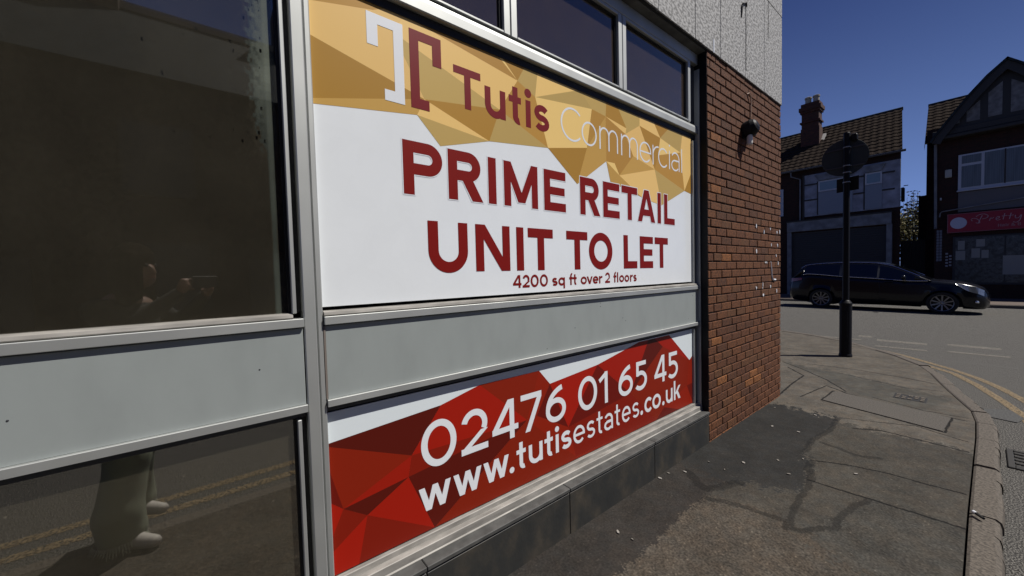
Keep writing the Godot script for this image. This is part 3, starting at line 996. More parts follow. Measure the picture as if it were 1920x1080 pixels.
func shop_front() -> void:
	var b := thing("corner_shop_building", "flat-roofed corner shop building with grey metal window frames, speckled granite slabs and a brick pier", "building", Vector3(0, 0, -0.1))
	# the body behind the front: room, upper storey, return wall
	var s := mb()
	box(s, Vector3(-9, 3.4, -9), Vector3(5.14, 7.4, -0.09))
	box(s, Vector3(-9, -0.2, -9), Vector3(5.1, 0.2, -0.16))
	box(s, Vector3(-9, 0.2, -9), Vector3(3.36, 3.4, -6))
	box(s, Vector3(-9, 0.2, -6), Vector3(-8.8, 3.4, -0.16))
	box(s, Vector3(3.36, 0.2, -9), Vector3(5.09, 3.4, -0.12))
	part("inner_walls", fin(s), M.room, b)
	part("side_wall", bx(Vector3(5.095, -0.2, -9.2), Vector3(5.195, 7.4, -0.115)), M.far_brick, b)
	# brick pier: recessed mortar and bricks in stretcher bond
	var wall := part("brick_pier", bx(Vector3(3.352, -0.2, -0.118), Vector3(5.189, 3.386, -0.0085)), M.mortar, b)
	var shapes := {}
	var spots := []
	for r in 46:
		var y0 := -0.063 + r * 0.0753
		var edges := [3.345]
		var first := 3.3975 if r % 2 == 0 else 3.505
		if r % 2 == 0 and rng.randf() < 0.55:
			edges.append(3.4495 if rng.randf() < 0.7 else 3.42)
			first = 3.6135
		var x := first
		while x < 5.16:
			edges.append(x + rng.randf_range(-0.004, 0.004))
			x += 0.2154
		edges.append(5.199)
		for i in edges.size() - 1:
			if edges[i + 1] - edges[i] < 0.03:
				continue
			spots.append([edges[i] + (0.0 if i == 0 else 0.0052), edges[i + 1] - (0.0 if i == edges.size() - 2 else 0.0052), y0 + 0.0052, y0 + 0.0701])
	spots.sort_custom(func(p, q): return p[0] * 0.7 + absf(p[2] - 1.2) < q[0] * 0.7 + absf(q[2] - 1.2))
	var rest := mb()
	for i in spots.size():
		var p: Array = spots[i]
		var d := rng.randf_range(-0.0025, 0.0028)
		var jit := rng.randf_range(-0.0015, 0.0015)
		var a := Vector3(p[0], p[2] + jit, -0.106)
		var c := Vector3(p[1], minf(p[3] + jit, 3.384), d)
		if a.y > 3.36:
			continue
		var tone := rng.randi_range(0, 6)
		if rng.randf() < 0.035:
			tone = 7
		if rng.randf() < 0.3:
			tone = 0 if a.y > 0.55 else [2, 4, 6, 5][rng.randi_range(0, 3)]
		if i >= 298:
			box(rest, a, c, 0.004)
			continue
		var key := "%d_%d" % [roundi((p[1] - p[0]) / 0.004), roundi((c.y - a.y) / 0.004)]
		var h := Vector3(p[1] - p[0], c.y - a.y, 0.106) * 0.5
		if not shapes.has(key):
			var sb := mb()
			box(sb, -h, h, 0.004)
			shapes[key] = fin(sb).commit()
		quick("brick", "" if i == 0 else "_%03d" % i, shapes[key], M.brick[tone], wall, Vector3((a.x + c.x) * 0.5, (a.y + c.y) * 0.5, d - 0.053) - offset_of(wall))
	var ro := part("bricks", fin(rest), M.brick[1], wall)
	ro.set_meta("kind", "stuff")
	part("jamb_board", bx(Vector3(3.3405, 0.28, -0.12), Vector3(3.3445, 3.384, -0.004)), M.black_paint, b)
	# splashes of white paint on the bricks
	for q in [[4.436, 1.964, 9, 15], [4.656, 1.913, 8, 15], [4.846, 1.955, 7, 11], [5.061, 1.928, 8, 11], [5.151, 1.938, 9, 17], [4.878, 1.779, 7, 12], [5.081, 1.78, 8, 14], [4.439, 1.702, 10, 15], [5.037, 1.662, 7, 10], [4.70, 1.584, 13, 6], [4.735, 1.584, 8, 7], [5.101, 1.573, 7, 16], [4.62, 1.346, 5, 17], [4.434, 1.319, 9, 11], [4.854, 1.317, 9, 11], [5.052, 1.258, 9, 14], [4.633, 1.233, 13, 11], [4.61, 1.31, 5, 6]]:
		var sp := mb()
		var pts := []
		for k in 9:
			var an := TAU * k / 9
			pts.append(V(q[0], q[1]) + Vector2(cos(an) * q[2], sin(an) * q[3] - (absf(sin(an)) * 3 if k > 5 else 0)) * 0.001 * rng.randf_range(0.8, 1.25) * 1.25)
		prism(sp, pts, onto_z, 0.001, 0.0055, Vector3(0, 0, 1))
		part("paint_splash", fin(sp), M.vinyl_white, b)
	var dr := mb()
	var dp := []
	for q in [[4.862, 1.59], [4.872, 1.55], [4.885, 1.5], [4.893, 1.46], [4.905, 1.42], [4.93, 1.392], [4.96, 1.386], [5.0, 1.386], [5.02, 1.392]]:
		dp.append(Vector3(q[0], q[1], 0.004))
	tube(dr, dp, [0.005, 0.006, 0.007, 0.006, 0.006, 0.009, 0.012, 0.013, 0.004], 6)
	part("paint_splash", fin(dr), M.vinyl_white, b)
	# granite cladding slabs
	var cols := [-3.4, -2.88, -2.33, -1.84, -1.31, -0.79, -0.25, 0.28, 0.84, 1.36, 1.93, 2.46, 2.56 + 0.0, 3.115, 3.581, 4.137, 4.641, 5.196]
	cols.remove_at(11)
	var rows := [3.386, 4.372, 5.36, 6.34, 7.42]
	for r in 4:
		for i in cols.size() - 1:
			var z := 0.013 + rng.randf_range(-0.0015, 0.0015)
			var lo: float = rows[r] + (0.004 if r else rng.randf_range(0.0, 0.004))
			part("granite_slab", bx(Vector3(cols[i] + 0.003, lo, -0.03), Vector3(cols[i + 1] - 0.003, rows[r + 1] - 0.003, z), 0.002), M.granite, b)
	part("slab_backing", bx(Vector3(-3.39, 3.392, -0.088), Vector3(5.192, 7.41, -0.032)), M.joint, b)
	part("soffit", bx(Vector3(-3.39, 3.375, -0.16), Vector3(3.338, 3.391, -0.012)), M.soffit, b)
	part("soffit_edge", bx(Vector3(-3.39, 3.381, -0.0115), Vector3(5.19, 3.392, 0.004)), M.joint, b)
	s = mb()
	tube(s, [Vector3(4.03, 3.92, 0.016), Vector3(4.035, 4.02, 0.022), Vector3(4.045, 4.045, 0.024), Vector3(4.13, 4.09, 0.022), Vector3(4.15, 4.06, 0.018)], 0.008, 8)
	part("cramp", fin(s), M.iron, b)
	s = mb()
	box(s, Vector3(4.749, 3.976, 0.012), Vector3(4.7525, 4.37, 0.0158))
	box(s, Vector3(4.143, 3.45, 0.012), Vector3(4.147, 4.06, 0.0158))
	part("crack_line", fin(s), M.joint, b)
	s = mb()
	box(s, Vector3(3.43, 3.386, 0.012), Vector3(3.45, 3.5, 0.0165), 0.003)
	part("mortar_dab", fin(s), M.vinyl_white, b)
	# window head, transom and clerestory lights
	part("window_head", bx(Vector3(-2.9, 3.286, -0.15), Vector3(3.336, 3.373, -0.074), 0.003), M.alu, b)
	for bay in [[-2.72, 0.247], [0.312, 3.336]]:
		s = mb()
		sweep_x(s, [V(-0.15, 2.699), V(-0.15, 2.776), V(-0.096, 2.776), V(-0.078, 2.763), V(-0.074, 2.745), V(-0.074, 2.704), V(-0.078, 2.699)], bay[0], bay[1])
		part("transom", fin(s), M.alu, b)
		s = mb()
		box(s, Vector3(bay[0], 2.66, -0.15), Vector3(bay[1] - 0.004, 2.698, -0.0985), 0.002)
		part("glazing_bead", fin(s), M.gasket, b)  # gasket black paints in the shade below the transom bar
	var lights := [[0.312, 1.2655], [1.2715, 2.2485], [2.2545, 3.208], [-1.24, 0.246], [-2.72, -1.25]]
	for l in lights:
		s = mb()
		var x0: float = l[0]
		var x1: float = l[1]
		for q in [[x0, 2.777, x0 + 0.042, 3.284], [x1 - 0.042, 2.777, x1, 3.284], [x0 + 0.0425, 2.777, x1 - 0.0425, 2.79], [x0 + 0.0425, 3.262, x1 - 0.0425, 3.284]]:
			box(s, Vector3(q[0], q[1], -0.13), Vector3(q[2], q[3], -0.0755), 0.003)
		var f := part("window_frame", fin(s), M.alu, b)
		s = mb()
		for q in [[x0 + 0.042, 2.79, x0 + 0.05, 3.262], [x1 - 0.056, 2.79, x1 - 0.042, 3.262], [x0 + 0.05, 3.254, x1 - 0.056, 3.262], [x0 + 0.05, 2.79, x1 - 0.056, 2.796]]:
			box(s, Vector3(q[0], q[1], -0.13), Vector3(q[2], q[3], -0.094))
		part("gasket", fin(s), M.gasket, f)
		part("pane", bx(Vector3(x0 + 0.046, 2.79, -0.112), Vector3(x1 - 0.046, 3.262, -0.106)), M.pane, f)
		var am := film_sheet(x0 + 0.05, 2.796, x1 - 0.056, 3.254, -0.1045)
		part("dust_film", am, M.film_high, f)
	part("frame_strip", bx(Vector3(3.212, 2.777, -0.14), Vector3(3.335, 3.284, -0.105)), M.dark_frame, b)
	# mullions
	for x in [0.247, -2.785]:
		s = mb()
		box(s, Vector3(x, 0.345, -0.16), Vector3(x + 0.0425, 2.698, -0.075), 0.004)
		box(s, Vector3(x + 0.0445, 0.345, -0.16), Vector3(x + 0.066, 2.698, -0.079), 0.004)
		part("mullion", fin(s), M.alu, b)
		part("mullion_groove", bx(Vector3(x + 0.041, 0.345, -0.16), Vector3(x + 0.046, 2.698, -0.084)), M.joint, b)
		part("mullion_head", bx(Vector3(x, 2.7765, -0.16), Vector3(x + 0.066, 3.285, -0.0765), 0.004), M.alu, b)
	# left window, upper and lower lights
	for l in [[1.406, 2.634, M.film_streaked], [0.345, 1.012, M.film]]:
		s = mb()
		box(s, Vector3(0.212, l[0], -0.115), Vector3(0.2255, l[1], -0.0745), 0.002)
		var f := part("window_bead", fin(s), M.alu, b)
		part("recess", bx(Vector3(0.2265, l[0], -0.15), Vector3(0.2465, l[1], -0.118)), M.gasket, f)
		part("gasket", bx(Vector3(0.203, l[0], -0.13), Vector3(0.2115, l[1], -0.098)), M.gasket, f)
		part("pane", bx(Vector3(-2.71, l[0] - 0.01, -0.118), Vector3(0.205, l[1] + 0.01, -0.112)), M.pane, f)
		part("dust_film", film_sheet(-0.75, l[0], 0.203, l[1], -0.1105), l[2], f)
		part("dust_film", film_sheet(-2.71, l[0], -0.752, l[1], -0.1105), M.film, f)
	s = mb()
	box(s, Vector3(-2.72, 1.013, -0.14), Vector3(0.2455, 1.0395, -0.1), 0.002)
	part("window_bead", fin(s), M.dark_frame, b)  # shade of the lip above is put into this dark colour
	# spandrel band: sill rail, panel, lower lip
	for bay in [[-2.72, 0.246], [0.315, 3.336]]:
		s = mb()
		sweep_x(s, [V(-0.15, 1.3885), V(-0.15, 1.407), V(-0.09, 1.407), V(-0.074, 1.402), V(-0.071, 1.392), V(-0.074, 1.3885)], bay[0] + 0.001, bay[1] - 0.001 - (0.032 if bay[1] < 1 else 0.03))
		part("sill_bead", fin(s), M.alu_old, b)
		part("sill_rail", bx(Vector3(bay[0], 1.3545, -0.15), Vector3(bay[1], 1.3865, -0.066), 0.002), M.alu, b)
		part("panel_backing", bx(Vector3(bay[0] + 0.001, 1.052, -0.15), Vector3(bay[1] - 0.001, 1.354, -0.09)), M.joint, b)
		var x: float = bay[0] + 0.003
		var xe: float = bay[1] - 0.003
		part("spandrel_panel", bx(Vector3(x, 1.066, -0.0895), Vector3(xe, 1.3505, -0.08), 0.0015), M.panel, b)
		s = mb()
		sweep_x(s, [V(-0.12, 1.0395), V(-0.12, 1.066), V(-0.068, 1.066), V(-0.066, 1.0645), V(-0.066, 1.0395)], bay[0], bay[1])
		part("panel_lip", fin(s), M.alu, b)
		for q in 9:
			var c := V(rng.randf_range(bay[0] + 0.9, bay[1] - 0.1), rng.randf_range(1.075, 1.34))
			var ch := mb()
			lathe(ch, [V(0.003, 0), V(0.0022, 0.0012), V(0.0, 0.0014)], Basis(Vector3.RIGHT, PI / 2), Vector3(c.x, c.y, -0.0801), 8)
			part("rivet", fin(ch), M.dark_frame, b)
		# sill steps above the stone
		s = mb()
		sweep_x(s, [V(-0.15, 0.276), V(-0.15, 0.345), V(-0.089, 0.345), V(-0.086, 0.342), V(-0.086, 0.3195), V(-0.06, 0.3185), V(-0.057, 0.3155), V(-0.057, 0.2825), V(-0.051, 0.279), V(-0.051, 0.276)], bay[0], bay[1])
		part("window_sill", fin(s), M.alu_old, b)
	part("panel_edge", bx(Vector3(0.3122, 1.068, -0.12), Vector3(0.3185, 1.35, -0.0775)), mat(lin(0.19, 0.16, 0.14), 0.8), b)
	# right-hand frame: strips between the boards and the brick pier
	for q in [[1.408, 2.634], [0.346, 1.012]]:
		s = mb()
		box(s, Vector3(3.262, q[0], -0.13), Vector3(3.275, q[1], -0.086), 0.002)
		part("frame_strip", fin(s), M.alu, b)
		part("recess", bx(Vector3(3.276, q[0], -0.14), Vector3(3.336, q[1], -0.118)), M.dark_frame, b)
		part("head_bead", bx(Vector3(0.3125, 1.0125 if q[0] < 1 else 2.6345, -0.14), Vector3(3.336, 1.039 if q[0] < 1 else 2.656, -0.104)), M.dark_frame, b)  # frame head darkened by colour, standing for shade under the lip and transom
	part("frame_edge", bx(Vector3(3.3285, 0.28, -0.115), Vector3(3.3395, 3.25, -0.061), 0.002), M.alu, b)
	# stone sill and slate plinth
	var xj := [-2.9, -1.15, -0.24, 0.66, 1.56, 2.465, 3.344]
	for i in xj.size() - 1:
		part("sill_stone", bx(Vector3(xj[i] + (0.0 if i == 0 else 0.0015), 0.2545, -0.15), Vector3(xj[i + 1] - 0.0015, 0.2755, 0.006), 0.003), M.stone_sill, b)
		s = mb()
		box(s, Vector3(xj[i] + 0.0015, -0.2, -0.15), Vector3(xj[i + 1] - 0.0015, 0.2445, 0.0), 0.003)
		part("plinth_slab", fin(s), M.slate, b)
		part("plinth_joint", bx(Vector3(xj[i], -0.2, -0.1498), Vector3(xj[i + 1], 0.2544, -0.0045)), mat(lin(0.1, 0.09, 0.075), 0.9) if i != 1 else M.joint, b)
	# the pier beyond the left edge of the view
	part("left_pier", bx(Vector3(-3.4, -0.2, -0.15), Vector3(-2.91, 3.38, 0.0)), M.far_brick, b)
	var lp := part("left_pier_reveal", bx(Vector3(-2.905, 0.28, -0.15), Vector3(-2.79, 3.285, -0.08)), M.dark_frame, b)
	# bulkhead lamp with its flex
	var w := thing("wall_light", "black outdoor wall light on the brick pier with a pale lens below", "wall light", Vector3(4.1, 2.86, 0.0))
	s = mb()
	lathe(s, [V(0.0, 0.12), V(0.035, 0.118), V(0.06, 0.105), V(0.076, 0.075), V(0.08, 0.03), V(0.079, 0.0), V(0.0, 0.0)], Basis(Vector3.RIGHT, deg_to_rad(72)), Vector3(4.12, 2.865, 0.012), 20)
	part("housing", fin(s), M.black_paint, w)
	part("back_plate", bx(Vector3(4.07, 2.79, 0.004), Vector3(4.17, 2.93, 0.02), 0.004), M.black_paint, w)
	part("bracket", bx(Vector3(4.175, 2.82, 0.03), Vector3(4.225, 2.87, 0.08), 0.01), M.dark_frame, w)
	s = mb()
	lathe(s, [V(0.018, 0.0), V(0.024, 0.02), V(0.026, 0.085), V(0.02, 0.1), V(0.0, 0.1)], Basis(Vector3.RIGHT, PI), Vector3(4.1, 2.815, 0.06), 14)
	part("lens", fin(s), mat(lin(0.7, 0.68, 0.62), 0.3), w)
	s = mb()
	tube(s, [Vector3(4.205, 3.25, 0.0), Vector3(4.225, 3.26, 0.012), Vector3(4.262, 3.235, 0.014), Vector3(4.278, 3.17, 0.012), Vector3(4.272, 3.05, 0.01), Vector3(4.25, 2.97, 0.02), Vector3(4.2, 2.93, 0.04), Vector3(4.15, 2.92, 0.05)], 0.006, 8)
	part("flex", fin(s), mat(lin(0.42, 0.28, 0.19), 0.6), w)
	s = mb()
	tube(s, [Vector3(4.16, 2.94, 0.06), Vector3(4.21, 2.92, 0.08), Vector3(4.235, 2.88, 0.06)], 0.004, 6)
	part("wire", fin(s), M.galv, w)

func film_sheet(x0: float, y0: float, x1: float, y1: float, z: float) -> ArrayMesh:
	var s := SurfaceTool.new()
	s.begin(Mesh.PRIMITIVE_TRIANGLES)
	s.set_normal(Vector3(0, 0, 1))
	for k in [[0, 1], [1, 1], [1, 0], [0, 1], [1, 0], [0, 0]]:
		s.set_uv(Vector2(k[0], 1 - k[1]))
		s.set_normal(Vector3(0, 0, 1))
		s.add_vertex(Vector3(lerpf(x0, x1, k[0]), lerpf(y0, y1, k[1]), z))
	return s.commit()

func facets(points: Array, list: Array, tones: Dictionary, z: float) -> SurfaceTool:
	var s := mb()
	var k := 0
	for f in list:
		var c: Array = tones[f[0]]
		var v: float = (1.3 if tones.has("lt") else 1.17) * (1.0 + 0.05 * sin(k * 2.7))
		var col := Color(c[0] / 255.0, c[1] / 255.0, c[2] / 255.0).srgb_to_linear()
		col = Color(minf(col.r * v, 0.9), minf(col.g * v, 0.9), minf(col.b * v, 0.9))
		var pts := PackedVector2Array()
		for i in range(1, f.size()):
			pts.append(points[f[i]])
		var idx := Geometry2D.triangulate_polygon(pts)
		s.set_color(col)
		for t in range(0, idx.size(), 3):
			var q := []
			for e in 3:
				q.append(Vector3(pts[idx[t + e]].x, pts[idx[t + e]].y, z + k * 0.000008))
			tri(s, q[0], q[1], q[2], Vector3(0, 0, 1))
		k += 1
	return fin(s)

const LETTING := [["P", 0.662, 0.854], ["R", 0.884, 1.082], ["I", 1.115, 1.165], ["M", 1.216, 1.457], ["E", 1.506, 1.686], ["R", 1.817, 2.015], ["E", 2.046, 2.227], ["T", 2.252, 2.443], ["A", 2.446, 2.681], ["I", 2.716, 2.765], ["L", 2.812, 2.975]]
const UNIT := [["U", 0.769, 0.981], ["N", 1.027, 1.245], ["I", 1.291, 1.342], ["T", 1.374, 1.569], ["T", 1.684, 1.879], ["O", 1.893, 2.138], ["L", 2.267, 2.433], ["E", 2.468, 2.645], ["T", 2.671, 2.864]]
const AREA := [["4", 1.26, 1.319], ["2", 1.328, 1.379], ["0", 1.387, 1.448], ["0", 1.458, 1.521], ["s", 1.556, 1.601], ["q", 1.608, 1.664], ["f", 1.703, 1.735], ["t", 1.737, 1.773], ["o", 1.808, 1.866], ["v", 1.866, 1.924], ["e", 1.926, 1.983], ["r", 1.99, 2.023], ["2", 2.054, 2.106], ["f", 2.145, 2.179], ["l", 2.186, 2.2], ["o", 2.211, 2.267], ["o", 2.273, 2.329], ["r", 2.34, 2.372], ["s", 2.38, 2.422]]
const AGENT := [["T", 0.929, 1.084], ["u", 1.108, 1.24], ["t", 1.263, 1.355], ["i", 1.379, 1.419], ["s", 1.443, 1.56]]
const BRANCH := [["C", 1.656, 1.823], ["o", 1.843, 1.99], ["m", 2.018, 2.219], ["m", 2.255, 2.458], ["e", 2.48, 2.635], ["r", 2.655, 2.735], ["c", 2.734, 2.867], ["i", 2.888, 2.916], ["a", 2.931, 3.061], ["l", 3.092, 3.105]]
const PHONE := [["0", 0.699, 0.883], ["2", 0.909, 1.068], ["4", 1.096, 1.271], ["7", 1.292, 1.448], ["6", 1.481, 1.65], ["0", 1.763, 1.949], ["1", 1.967, 2.062], ["6", 2.183, 2.355], ["5", 2.381, 2.54], ["4", 2.644, 2.82], ["5", 2.842, 3.004]]
const WEB_BOLD := [["w", 0.68, 0.845], ["w", 0.859, 1.022], ["w", 1.034, 1.199], [".", 1.202, 1.236], ["t", 1.253, 1.325], ["u", 1.342, 1.448], ["t", 1.464, 1.538], ["i", 1.551, 1.586], ["s", 1.602, 1.693], [".", 2.446, 2.482], ["c", 2.502, 2.603], ["o", 2.611, 2.732], [".", 2.753, 2.787], ["u", 2.81, 2.914], ["k", 2.935, 3.044]]
const WEB_LIGHT := [["e", 1.711, 1.82], ["s", 1.838, 1.921], ["t", 1.938, 2.006], ["a", 2.018, 2.113], ["t", 2.134, 2.201], ["e", 2.218, 2.322], ["s", 2.345, 2.43]]

func boards() -> void:
	var u := thing("letting_board", "large white and gold letting board reading PRIME RETAIL UNIT TO LET", "sign", Vector3(1.8, 1.42, -0.1))
	var s := mb()
	box(s, Vector3(0.314, 1.421, -0.112), Vector3(3.258, 2.668, -0.103), 0.001)
	part("board", fin(s), M.board, u)
	var gold := {"lt": [217, 181, 113], "l2": [206, 170, 106], "md": [173, 147, 88], "dk": [158, 119, 52], "br": [166, 126, 60], "mb": [176, 140, 74]}
	part("gold_facets", facets(GOLD_POINTS, GOLD_FACETS, gold, -0.1025), M.facet, u)
	s = mb()
	var lg := [V(0.527, 2.624), V(0.682, 2.624), V(0.682, 2.281), V(0.594, 2.281), V(0.594, 2.327), V(0.639, 2.327), V(0.639, 2.583), V(0.572, 2.583), V(0.572, 2.493), V(0.527, 2.493)]
	prism(s, lg, onto_z, -0.1021, -0.1016, Vector3(0, 0, 1))
	part("emblem_half", fin(s), M.vinyl_white, u)
	s = mb()
	var lr := []
	for p in lg:
		lr.append(V(1.393 - p.x, p.y))
	prism(s, lr, onto_z, -0.1021, -0.1016, Vector3(0, 0, 1))
	part("emblem_half", fin(s), M.vinyl_maroon, u)
	words("letter_outline", LETTING, 1.895, 0.237, 0.212, 0.7, -0.1021, M.vinyl_white, u, 0.005)
	words("letter", LETTING, 1.895, 0.237, 0.212, 0.7, -0.1017, M.vinyl_red, u)
	words("letter", UNIT, 1.548, 0.237, 0.22, 0.7, -0.1019, M.vinyl_red, u)
	words("letter", AREA, 1.453, 0.07, 0.185, 0.69, -0.1019, M.vinyl_red, u)
	words("letter", AGENT, 2.342, 0.195, 0.185, 0.755, -0.1019, M.vinyl_maroon, u)
	words("letter", BRANCH, 2.34, 0.195, 0.062, 0.76, -0.1019, M.vinyl_white, u)
	var l := thing("phone_board", "lower red letting board with white phone number and web address", "sign", Vector3(1.8, 0.36, -0.1))
	s = mb()
	box(s, Vector3(0.314, 0.352, -0.112), Vector3(3.258, 1.006, -0.1035), 0.001)
	part("board", fin(s), M.board, l)
	var red := {"b": [150, 28, 16], "m": [124, 31, 18], "d": [98, 23, 17], "v": [84, 22, 18], "o": [134, 32, 18], "w": [208, 216, 220]}
	part("red_facets", facets(RED_POINTS, RED_FACETS, red, -0.103), M.facet, l)
	words("letter", PHONE, 0.638, 0.216, 0.148, 0.7, -0.1024, M.vinyl_white, l)
	words("letter", WEB_BOLD, 0.446, 0.16, 0.158, 0.7, -0.1024, M.vinyl_white, l)
	words("letter", WEB_LIGHT, 0.446, 0.16, 0.115, 0.7, -0.1024, M.vinyl_white, l)

func slope_tiles(p00: Vector3, p10: Vector3, p01: Vector3, p11: Vector3, cols: int, rows: int, wave := 0.028, lap := 0.035) -> SurfaceTool:
	# rolled tiles over a roof slope: p00-p10 along the eaves, p01-p11 along the ridge
	var s := mb()
	var n := (p10 - p00).cross(p01 - p00).normalized()
	if n.y < 0:
		n = -n
	var sub := 5
	for r in rows:
		for c in cols * sub:
			var q := []
			for k in [[0, 0], [1, 0], [1, 1], [0, 1]]:
				var u := float(c + k[0]) / (cols * sub)
				var v := float(r + k[1]) / rows
				var ph := fmod(float(c + k[0]) / sub, 1.0)
				var h: float = wave * (0.5 + 0.5 * cos(TAU * ph)) + lap * (1.0 - k[1]) + 0.006 * sin(r * 12.9 + int((c + 0.5) / sub) * 7.3)
				q.append(p00.lerp(p10, u).lerp(p01.lerp(p11, u), v) + n * h)
			quad(s, q[0], q[1], q[2], q[3], n)
			quad(s, q[0], q[1], q[1] - n * (lap + 0.01), q[0] - n * (lap + 0.01), (p00 - p01))
	return fin(s)

func hb(x: float, z0: float, y0: float, z1: float, y1: float, out: float, ch := 0.0) -> SurfaceTool:
	return bx(Vector3(x - out, y0, z0), Vector3(x - 0.002, y1, z1), ch)

func far_houses() -> void:
	var X := 24.5
	# ---- the white-clad shop
	var h := thing("clad_shop_house", "two-storey house with white panelled upper front, rolled tile roof and grey shopfront behind the car", "house", Vector3(26, 0, -4))
	var s := mb()
	prism(s, [V(X, -13), V(X, -0.9), V(31.5, -1.75), V(31.5, -13)], onto_y, -0.2, 6.72, Vector3.UP)
	for k in [[X, 6.72, -0.9], [28.0, 9.42, -1.3]]:
		pass
	tri(s, Vector3(X, 6.7, -0.9), Vector3(28.0, 9.45, -1.3), Vector3(31.5, 6.7, -1.75), Vector3(0, 0, 1))
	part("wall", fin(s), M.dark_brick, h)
	var roof := part("roof", slope_tiles(Vector3(24.22, 6.62, -13), Vector3(24.22, 6.62, -0.83), Vector3(28.0, 9.5, -13), Vector3(28.0, 9.5, -1.22), 46, 13), M.tile, h)
	part("roof_slope", slope_tiles(Vector3(31.7, 6.62, -13), Vector3(31.7, 6.62, -1.7), Vector3(28.0, 9.5, -13), Vector3(28.0, 9.5, -1.22), 20, 5), M.tile, h)
	s = mb()
	tube(s, [Vector3(28.0, 9.49, -13), Vector3(28.0, 9.49, -1.19)], 0.09, 10)
	part("ridge", fin(s), M.slate_roof, roof)
	s = mb()
	for i in 12:
		var t := i / 12.0
		var a := Vector3(24.2, 6.58, -0.86).lerp(Vector3(28, 9.44, -1.25), t)
		var c := Vector3(24.2, 6.58, -0.86).lerp(Vector3(28, 9.44, -1.25), t + 0.083)
		quad(s, a, c, c - Vector3(0, 0.13, 0), a - Vector3(0, 0.13, 0), Vector3(0, 0, 1))
		quad(s, a + Vector3(0, 0.05, 0.03), c + Vector3(0, 0.05, 0.03), c, a, Vector3(0, 0, 1))
	part("verge", fin(s), M.timber, roof)
	s = mb()
	tube(s, [Vector3(24.18, 6.57, -13), Vector3(24.18, 6.57, -0.72)], 0.055, 8)
	part("gutter", fin(s), M.dark_frame, h)
	s = mb()
	tube(s, [Vector3(24.2, 6.5, -4.95), Vector3(24.2, 6.3, -4.95), Vector3(24.42, 6.12, -4.6), Vector3(24.42, 3.9, -4.6)], 0.035, 8)
	part("downpipe", fin(s), M.render_grey, h)
	part("cladding", hb(X, -4.42, 4.12, -0.905, 6.27, 0.06), M.render_wall, h)
	for q in [[-4.42, -3.84, 5.76], [-4.42, -3.84, 4.97], [-2.5, -2.08, 5.76], [-2.5, -2.08, 4.97], [-1.5, -1.08, 5.76], [-1.5, -1.08, 4.97]]:
		part("timber_strip", hb(X, q[0], q[2] - 0.035, q[1], q[2] + 0.035, 0.085), M.timber, h)
	for q in [[-3.84, -2.52], [-2.08, -1.5]]:
		var f := part("window", hb(X, q[0], 5.31, q[1], 5.86, 0.1), M.white_frame, h)
		part("pane", hb(X, q[0] + 0.06, 5.38, q[1] - 0.06, 5.79, 0.104), M.house_glass, f)
		part("infill_panel", hb(X, q[0], 4.16, q[1], 5.29, 0.085), mat(lin(0.17, 0.2, 0.25), 0.6), h)
		part("cover_strip", hb(X, q[0] - 0.05, 4.16, q[0] - 0.01, 5.86, 0.09), M.timber, h)
		s = mb()
		var hz := [V(q[0] - 0.15, 6.19), V(q[1] + 0.12, 6.19), V(q[1] - 0.02, 5.88), V(q[0] + 0.02, 5.88)]
		prism(s, hz, onto_x, X - 0.055, X - 0.16, Vector3.LEFT)
		part("window_hood", fin(s), M.render_grey, h)
	part("timber_edge", hb(X, -4.5, 4.0, -4.43, 6.3, 0.08), M.timber, h)
	part("fascia", hb(X, -5.15, 3.38, -1.17, 3.9, 0.2, 0.01), M.render_grey, h)
	part("fascia_cap", hb(X, -5.18, 3.9, -1.15, 3.96, 0.24, 0.01), M.timber, h)
	part("pilaster", hb(X, -5.15, 0.0, -4.97, 3.38, 0.16), M.render_grey, h)
	part("pilaster", hb(X, -1.33, 0.0, -1.15, 3.38, 0.16), M.render_grey, h)
	s = mb()
	for i in 30:
		box(s, Vector3(X - 0.03, i * 0.11 + 0.03, -4.965), Vector3(X - 0.012, i * 0.11 + 0.132, -1.335), 0.008)
	part("shutter", fin(s), M.shutter, h)
	var fw := part("window", hb(X, -6.4, 4.3, -5.36, 5.75, 0.05), M.white_frame, h)
	part("pane", hb(X, -6.3, 4.4, -5.46, 5.65, 0.06), M.house_glass, fw)
	part("meter_box", bx(Vector3(25.9, 4.52, -1.03), Vector3(26.2, 5.18, -0.92), 0.02), M.timber, h)
	s = mb()
	tube(s, [Vector3(26.0, 5.26, -0.95), Vector3(26.0, 5.26, -0.8)], 0.02, 6)
	part("lamp_arm", fin(s), M.timber, h)
	# chimney with two pots
	s = mb()
	box(s, Vector3(26.3, 7.6, -5.05), Vector3(27.0, 9.25, -4.22))
	box(s, Vector3(26.33, 9.25, -5.02), Vector3(26.97, 10.1, -4.25))
	box(s, Vector3(26.27, 10.1, -5.08), Vector3(27.03, 10.22, -4.19))
	box(s, Vector3(26.22, 10.22, -5.13), Vector3(27.08, 10.42, -4.14))
	box(s, Vector3(26.3, 10.42, -5.05), Vector3(27.0, 10.62, -4.22))
	box(s, Vector3(26.26, 9.55, -5.09), Vector3(27.04, 9.63, -4.18))
	var ch := part("chimney", fin(s), M.far_brick, h)
	for z in [-4.78, -4.42]:
		s = mb()
		lathe(s, [V(0.15, 0), V(0.135, 0.3), V(0.165, 0.32), V(0.165, 0.4), V(0.13, 0.42), V(0.0, 0.42)], Basis(), Vector3(26.6, 10.6, z), 16)
		part("chimney_pot", fin(s), mat(lin(0.3, 0.27, 0.2), 0.8), ch)
	s = mb()
	prism(s, [V(26.25, 7.9), V(27.1, 8.75), V(27.1, 8.95), V(26.25, 8.12)], func(p: Vector2, q: float) -> Vector3: return Vector3(p.x, p.y, q), -4.225, -4.08, Vector3(0, 0, 1))
	part("flashing", fin(s), mat(lin(0.34, 0.33, 0.31), 0.7), ch)

